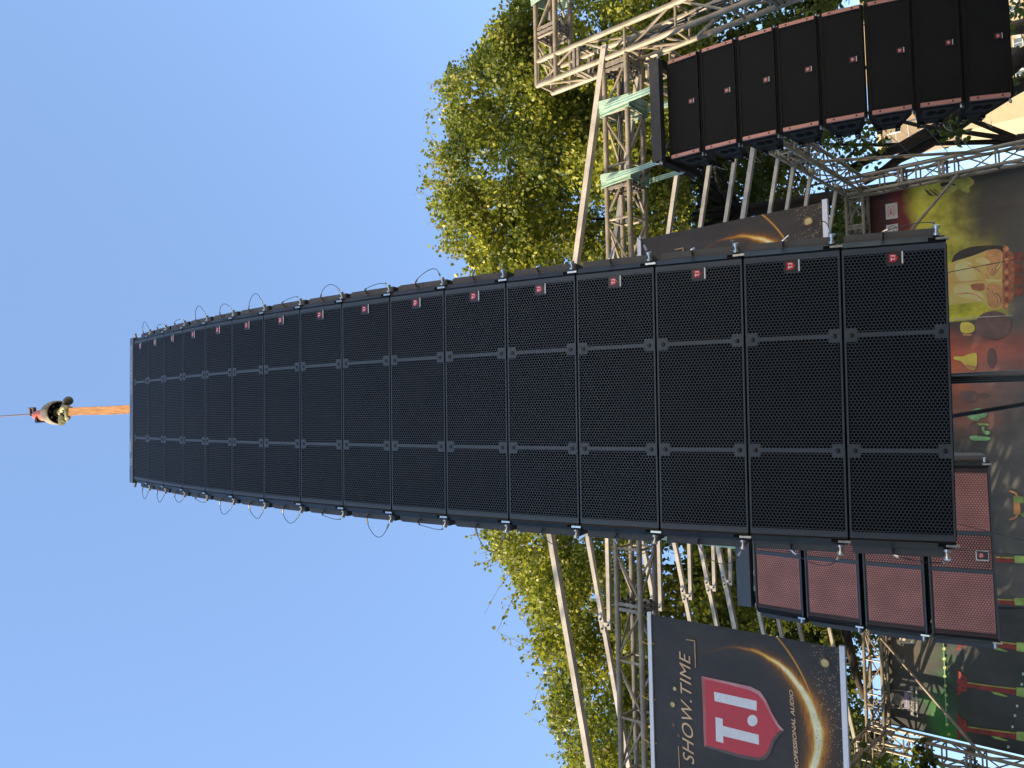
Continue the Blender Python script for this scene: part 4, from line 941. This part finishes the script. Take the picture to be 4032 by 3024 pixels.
def inside(poly, x, y):
    c = False; j = len(poly)-1
    for i in range(len(poly)):
        (x0, y0), (x1, y1) = poly[i], poly[j]
        if (y0 > y) != (y1 > y) and x < (x1-x0)*(y-y0)/(y1-y0)+x0: c = not c
        j = i
    return c
DS = 4032/2212
def tree(name, label, poly, nclump, per, Yf, base, size, m, bark='bark', rc=(.28, .55), sprigs=0, edge=None, trunk_r=.17, limb=True, fork=.45, nl=14, sup=46):
    """crown: leaf clumps inside an outline measured on the photo (shrunk display pixels), at depth Yf(x)"""
    base = Vector(base); root = thing(name, label, 'tree', base, group=None)
    xs_ = [p[0] for p in poly]; ys_ = [p[1] for p in poly]; cl = []; sups = []
    while len(cl) < nclump:
        if len(sups) < sup or rng.random() < .42:
            best = None                                    # spread the boughs evenly
            for _ in range(7 if len(sups) < sup else 1):
                x, y = rng.uniform(min(xs_), max(xs_)), rng.uniform(min(ys_), max(ys_))
                if not inside(poly, x, y): continue
                dm = min([math.hypot(x-q[0], y-q[1]) for q in sups] or [9e9])
                if best is None or dm > best[0]: best = (dm, x, y)
            if best is None: continue
            x, y = best[1:]
            a, b = Yf(x, y); Y = rng.uniform(a, b); tf = rng.normal(0, .10)
            if len(sups) < sup: sups.append((x, y, Y, tf))
        else:                                              # most clumps gather on one of the big boughs
            q = sups[int(rng.integers(0, sup))]; x, y = q[0]+rng.normal(0, 32), q[1]+rng.normal(0, 32); Y = q[2]+rng.normal(0, .32); tf = q[3]
            if not inside(poly, x, y): continue
        p = at(x*DS, y*DS, Y); cl.append((p, rng.uniform(*rc), tf, y))
    if edge:
        for (x0, y0), (x1, y1) in zip(edge[:-1], edge[1:]):
            m_ = max(1, int(math.hypot(x1-x0, y1-y0)/16))
            for k in range(m_):
                x = x0+(x1-x0)*k/m_+rng.uniform(14, 34); y = y0+(y1-y0)*k/m_; a, b = Yf(x, y); cl.append((at(x*DS, y*DS, rng.uniform(a, b)), rng.uniform(.16, .36), rng.normal(0, .06), y))
    pts = []; tint = []
    for p, r, tf, y in cl:
        k = int(per*(r/.4)**2*rng.uniform(.6, 1.3)); d = rng.normal(size=(k, 3)); d /= np.linalg.norm(d, axis=1)[:, None]
        rr_ = r*rng.uniform(.25, 1, k)**.55
        q = np.array(p)+d*rr_[:, None]*np.array([1.1, 1.0, .85]); pts.append(q)
        tint.append(np.clip(rng.beta(2, 2.2, k)+rng.normal(0, .10)+tf, 0, .94))
    # sprigs that break the outline
    tw = []; n = len(poly)
    for _ in range(sprigs):
        i = rng.integers(0, len(edge)-1); t = rng.random(); x = edge[i][0]+(edge[i+1][0]-edge[i][0])*t; y = edge[i][1]+(edge[i+1][1]-edge[i][1])*t
        a, b = Yf(x, y); Y = rng.uniform(a, b); p = at((x+18)*DS, y*DS, Y)
        q = p+Vector((rng.normal(0, .34), rng.normal(0, .2), rng.uniform(.2, .85))); mid = p.lerp(q, .5)+Vector((rng.normal(0, .07), 0, .04))
        tw.append([p-Vector((0, 0, .12)), p, mid, q])
        L = int(rng.integers(8, 20)); s = rng.random(L)
        base_ = np.array([p.lerp(mid, 2*k) if k < .5 else mid.lerp(q, 2*k-1) for k in s]); pts.append(base_+rng.normal(0, .04, (L, 3))); tint.append(np.clip(rng.beta(2, 2, L)+.08, 0, .96))
    pts, tint = sun_gaps(np.concatenate(pts), np.concatenate(tint)); tint[rng.random(len(tint)) < .008] = 1.0
    leaves('crown', pts, size, root, m, base, tint)
    # trunk and limbs
    cen = sum((c[0] for c in cl), Vector())/len(cl)
    mb = MB(); k_ = base+Vector(((cen.x-base.x)*.3, (cen.y-base.y)*.3, max(1.6, (cen.z-base.z)*fork)))
    mb.path([base, base.lerp(k_, .5)+Vector((.08, 0, 0)), k_], trunk_r, 12, 0, trunk_r*.75); mb.build('trunk', M[bark], root, base, smooth=True)
    if limb:
        idx = rng.permutation(len(cl))[:min(60, len(cl))]
        for i in idx[:nl]:
            p = cl[i][0]; mid = k_.lerp(p, .55)+Vector((rng.normal(0, .25), rng.normal(0, .25), rng.normal(.15, .2)))
            MB().path([k_-Vector((0, 0, .1)), k_.lerp(mid, .5)+Vector((0, 0, .12)), mid, p], trunk_r*.26, 7, 0, .010).build('limb', M[bark], root, base, smooth=True)
    for P in tw[:100]: MB().path(P, .007, 4, 0, .003).build('twig', M['paleb'], root, base)
    return root
edgeR = [(1120, -60), (1095, 40), (1010, 140), (945, 190), (965, 290), (935, 345), (955, 385), (930, 410), (965, 460), (955, 520), (1025, 565), (1040, 640)]
polyR = [(1140, -80), (1115, 50), (1030, 150), (965, 205), (985, 290), (955, 345), (975, 385), (950, 415), (985, 465), (980, 520), (1045, 570), (1060, 700), (1450, 760), (1470, 420), (1480, 200), (1500, -80)]
tree('tree', 'large yellow green leafy tree rising behind the right end of the front truss', polyR, 470, 250, lambda x, y: (10.3, 13.8), (2.6, 15.4, 0), .086, M['leaf'], fork=.78, sprigs=95, edge=edgeR, rc=(.26, .52))
edgeL = [(1030, 1140), (1085, 1195), (1105, 1250), (1150, 1285), (1158, 1400), (1200, 1440), (1182, 1530), (1210, 1600), (1260, 1700)]
polyL = [(1060, 900), (1052, 1160), (1105, 1200), (1125, 1255), (1170, 1290), (1178, 1400), (1222, 1440), (1204, 1535), (1235, 1610), (1290, 1720), (1560, 1720), (1620, 1250), (1560, 900)]
tree('tree', 'leafy green tree rising behind the left part of the front truss', polyL, 400, 250, lambda x, y: (10.3, 13.6), (-3.6, 15.2, 0), .086, M['leaf'], fork=.78, sprigs=90, edge=edgeL, rc=(.24, .50))
# shaded trees behind the stage
polyDR = [(1440, -60), (1960, -60), (1900, 30), (1700, 110), (1500, 200), (1440, 240), (1560, 300), (1700, 290), (1790, 240), (1830, 285), (1800, 330), (1720, 345), (1760, 390), (1845, 430), (1850, 520), (1700, 560), (1440, 560)]
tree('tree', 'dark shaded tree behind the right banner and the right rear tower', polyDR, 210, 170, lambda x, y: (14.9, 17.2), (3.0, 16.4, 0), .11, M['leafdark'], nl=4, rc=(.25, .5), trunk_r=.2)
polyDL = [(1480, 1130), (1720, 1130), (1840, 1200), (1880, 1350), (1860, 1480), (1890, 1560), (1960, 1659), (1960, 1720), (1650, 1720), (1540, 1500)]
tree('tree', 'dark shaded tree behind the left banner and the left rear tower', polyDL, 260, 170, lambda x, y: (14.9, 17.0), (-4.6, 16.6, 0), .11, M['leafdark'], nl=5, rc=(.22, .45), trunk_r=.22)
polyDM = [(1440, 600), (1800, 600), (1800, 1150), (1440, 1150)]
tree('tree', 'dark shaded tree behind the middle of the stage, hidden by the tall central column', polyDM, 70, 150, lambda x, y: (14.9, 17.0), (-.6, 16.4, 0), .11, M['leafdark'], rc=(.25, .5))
# twisted bare limbs at far right
bt = thing('leaning_tree', 'leaning tree of long bare brown limbs crossing the sky at the right rear corner', 'tree', (9.5, 17.5, 0))
ob = Vector((9.5, 17.5, 0))
def limb(px, Y0, Y1, r0, r1, m='bark'):
    n = len(px); P = [at(a, b, Y0+(Y1-Y0)*i/(n-1)) for i, (a, b) in enumerate(px)]; MB().path(P, r0, 10, 0, r1).build('limb', M[m], bt, ob, smooth=True); return P
limb([(4300, 60), (4020, 225), (3880, 360), (3760, 455), (3700, 500), (3620, 540), (3540, 583), (3430, 622), (3340, 668)], 16.2, 16.2, .16, .075)
limb([(4300, 200), (4020, 335), (3870, 420), (3770, 495), (3690, 545), (3610, 592), (3540, 625), (3480, 672), (3400, 716)], 16.4, 16.4, .13, .08)
limb([(4300, 40), (4050, 100), (3990, 110), (3700, 170)], 17.5, 16, .17, .10, 'paleb')
limb([(4330, 260), (4050, 230), (3980, 220), (3800, 240)], 17.2, 16.6, .2, .12, 'paleb')
limb([(4330, 330), (4040, 320), (3985, 340), (3800, 380)], 17.0, 16.6, .15, .10, 'paleb')
MB().path([ob, ob+Vector((-.1, 0, 1.5)), at(4330, 200, 17.2)], .32, 12, 0, .24).build('trunk', M['paleb'], bt, ob, smooth=True)
pts = []
for (x, y, n_, r_) in ((3740, 505, 46, .24), (3760, 540, 30, .16), (3420, 510, 60, .35), (3370, 560, 60, .35), (3400, 600, 50, .3), (4010, 40, 60, .35), (4040, 20, 60, .35), (3990, 310, 18, .15), (3380, 480, 40, .25), (3330, 620, 60, .3), (3450, 580, 30, .22)):
    p = np.array(at(x, y, 15.8)); pts.append(p+rng.normal(0, r_*.55, (n_, 3)))
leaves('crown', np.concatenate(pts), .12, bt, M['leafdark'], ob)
# grey green shoot in front of left rear tower
sh = thing('leafy_shoot', 'grey green leafy shoot in front of the left rear tower', 'plant', S(XL-.25, YB-.5, 0)); ob2 = S(XL-.25, YB-.5, 0)
pts = []
for (a, b), n_ in ((((3590, 3010), (3615, 2935)), 60), (((3610, 3030), (3670, 2990)), 70), (((3560, 3060), (3640, 3020)), 60)):
    p, q = at(*a, 13.0), at(*b, 13.0); s = rng.random(n_); pts.append(np.array([p.lerp(q, k) for k in s])+rng.normal(0, .055, (n_, 3)))
leaves('foliage', np.concatenate(pts), .105, sh, M['leafdark'], ob2)
MB().path([ob2, ob2+Vector((-.2, 0, 1.2)), at(3700, 3080, 13.0), at(3600, 2960, 13.0)], .03, 7, 0, .006).build('stem', M['bark'], sh, ob2, smooth=True)
# the tree left of the stage (outside the frame) that shades the backdrop
tb = Vector((-9.2, 9.4, 0)); tt = thing('tree', 'broad tree standing left of the stage beyond the picture', 'tree', tb); pts = []
for _ in range(150):
    c_ = np.array([-8.8+rng.normal(0, .9), 10.6+rng.normal(0, 1.9), 6.6+rng.normal(0, 1.7)]); k = 130; d = rng.normal(size=(k, 3)); pts.append(c_+d*.22)
pts = [sun_gaps(np.concatenate(pts))[0]]
for _ in range(90):
    c_ = np.array([-8.8+rng.normal(0, .6), 8.7+rng.normal(0, .9), 8.4+rng.normal(0, 1.1)]); pts.append(c_+rng.normal(size=(130, 3))*.24)
for _ in range(70):                                       # its upper boughs shade the right side of the stage roof
    c_ = np.array([-8.8+rng.normal(0, .6), 5.6+rng.normal(0, 1.2), 11.1+rng.normal(0, .45)]); pts.append(c_+rng.normal(size=(110, 3))*.24)
MB().path([tb+Vector((.2, .5, 4)), Vector((-9, 8, 8.5)), Vector((-8.8, 6, 11))], .14, 10, 0, .05).build('limb', M['bark'], tt, tb, smooth=True)
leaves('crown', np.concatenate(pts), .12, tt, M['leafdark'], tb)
MB().path([tb, tb+Vector((.1, .2, 3)), tb+Vector((.3, .8, 6))], .26, 12, 0, .12).build('trunk', M['bark'], tt, tb, smooth=True)

# ------------------------------------------------------------------ apartment tower behind on the right
def tower():
    Y0 = 220; c0 = at(3475, 578, Y0); x0, zt_ = c0.x, c0.z
    org = Vector((x0, Y0, 0)); t = thing('apartment_building', 'cream high rise apartment building with sunlit facade far behind at right', 'building', org, (0, 0, rad(-6)))
    wd = 70; zc = 47
    MB().bbox((0, 0, zc), (6.2, 30, zt_)).build('upper_wing', M['tan'], t)
    MB().bbox((-.9, -.5, 0), (6.2, 30, zc-.01)).build('lower_wing', M['cream'], t)
    MB().bbox((6.22, -1.6, 0), (wd, 30, zt_+2)).build('main_block', M['cream'], t)
    MB().bbox((-.5, -.5, zt_), (6.2, 30, zt_+1.0)).build('parapet', M['cream'], t)
    MB().bbox((.5, -.06, zt_-2.4), (1.5, 0, zt_-.5)).build('roof_opening', M['pane'], t)
    MB().bbox((2.6, -.06, zt_-4.6), (3.0, 0, zt_-1.4)).build('vent_slot', M['unit'], t)
    MB().bbox((4.6, -.07, 8), (5.0, 0, zt_-6)).build('dark_strip', M['pane'], t)
    z = zt_-2.6
    while z > 26:
        for j in range(5):
            x = 7.6+j*7.4
            for dx in (0, 3.2):
                f_ = MB().bbox((x+dx, -1.72, z), (x+dx+1.9, -1.6, z+1.7)).build('window', M['pane'], t)
                fr = MB(); fr.bbox((x+dx-.12, -1.85, z-.16), (x+dx+2.02, -1.6, z)); fr.bbox((x+dx-.12, -1.85, z+1.7), (x+dx+2.02, -1.6, z+1.82)); fr.bbox((x+dx+.9, -1.8, z), (x+dx+1.0, -1.725, z+1.7)); fr.build('frame', M['unit'], f_)
            MB().bbox((x+2.05, -2.4, z+.1), (x+3.05, -1.6, z+.9)).build('air_conditioner', M['unit'], t)
        MB().bbox((6.22, -1.72, z-.9), (44, -1.6, z-.65)).build('storey_band', M['tan'], t)
        MB().bbox((0, -.05, z-.9), (6.2, 0, z-.8) if z > zc+2 else (6.2, -.0, z-.8)).build('joint_line', M['unit'], t)
        z -= 3.0
    return t
tower()
for k in range(3):
    q = [((3490, 520), (3620, 640)), ((3660, 520), (3760, 630)), ((3780, 545), (3830, 592))][k]
    p, e = at(*q[0], 15.5), at(*q[1], 15.0)
    o = MB().path([p-(e-p)*2, p, e, e+(e-p)*.8], .006, 5).build('overhead_wire', M['wire'])
    tag(o, ('left', 'middle', 'right')[k]+' of the three overhead wires crossing the sky gap before the cream building', 'wire')

# ------------------------------------------------------------------ buildings added outside the frame: one bounces warm light, one shades the stage
t = thing('bounce_building', 'added cream bounce building right of the square, outside the picture', 'building', (15, -9, 0))  # unseen, added to throw warm light onto the shaded fronts
MB().bbox((0, -24, 0), (12, 12.5, 17)).build('wall', M['creamwall'], t)
for k in range(4):
    for j in range(7): MB().bbox((-.05, -22+j*4.6, 2+k*3.8), (0, -20.2+j*4.6, 3.7+k*3.8)).build('window', M['pane'], t)
t = thing('shade_building', 'added grey shade building left of the square, outside the picture', 'building', (-25, -14, 0))  # unseen blocker, wings stepped to keep column and banners in shade
MB().bbox((-2.4, -22, 0), (0, 5.25, 19.2)).build('tall_shade_wing', M['concrete'], t)
MB().bbox((-9, 5.27, 0), (0, 7.7, 16.6)).build('middle_shade_wing', M['concrete'], t)
MB().bbox((-9, 7.72, 0), (0, 14, 14.5)).build('middle_shade_wing', M['concrete'], t)
MB().bbox((-9, 14.02, 0), (0, 23, 12.8)).build('low_shade_wing', M['concrete'], t)
for k in range(5):
    for j in range(6): MB().bbox((0, -19+j*4.2, 2+k*3.4), (.05, -16.6+j*4.2, 3.9+k*3.4)).build('window', M['pane'], t)
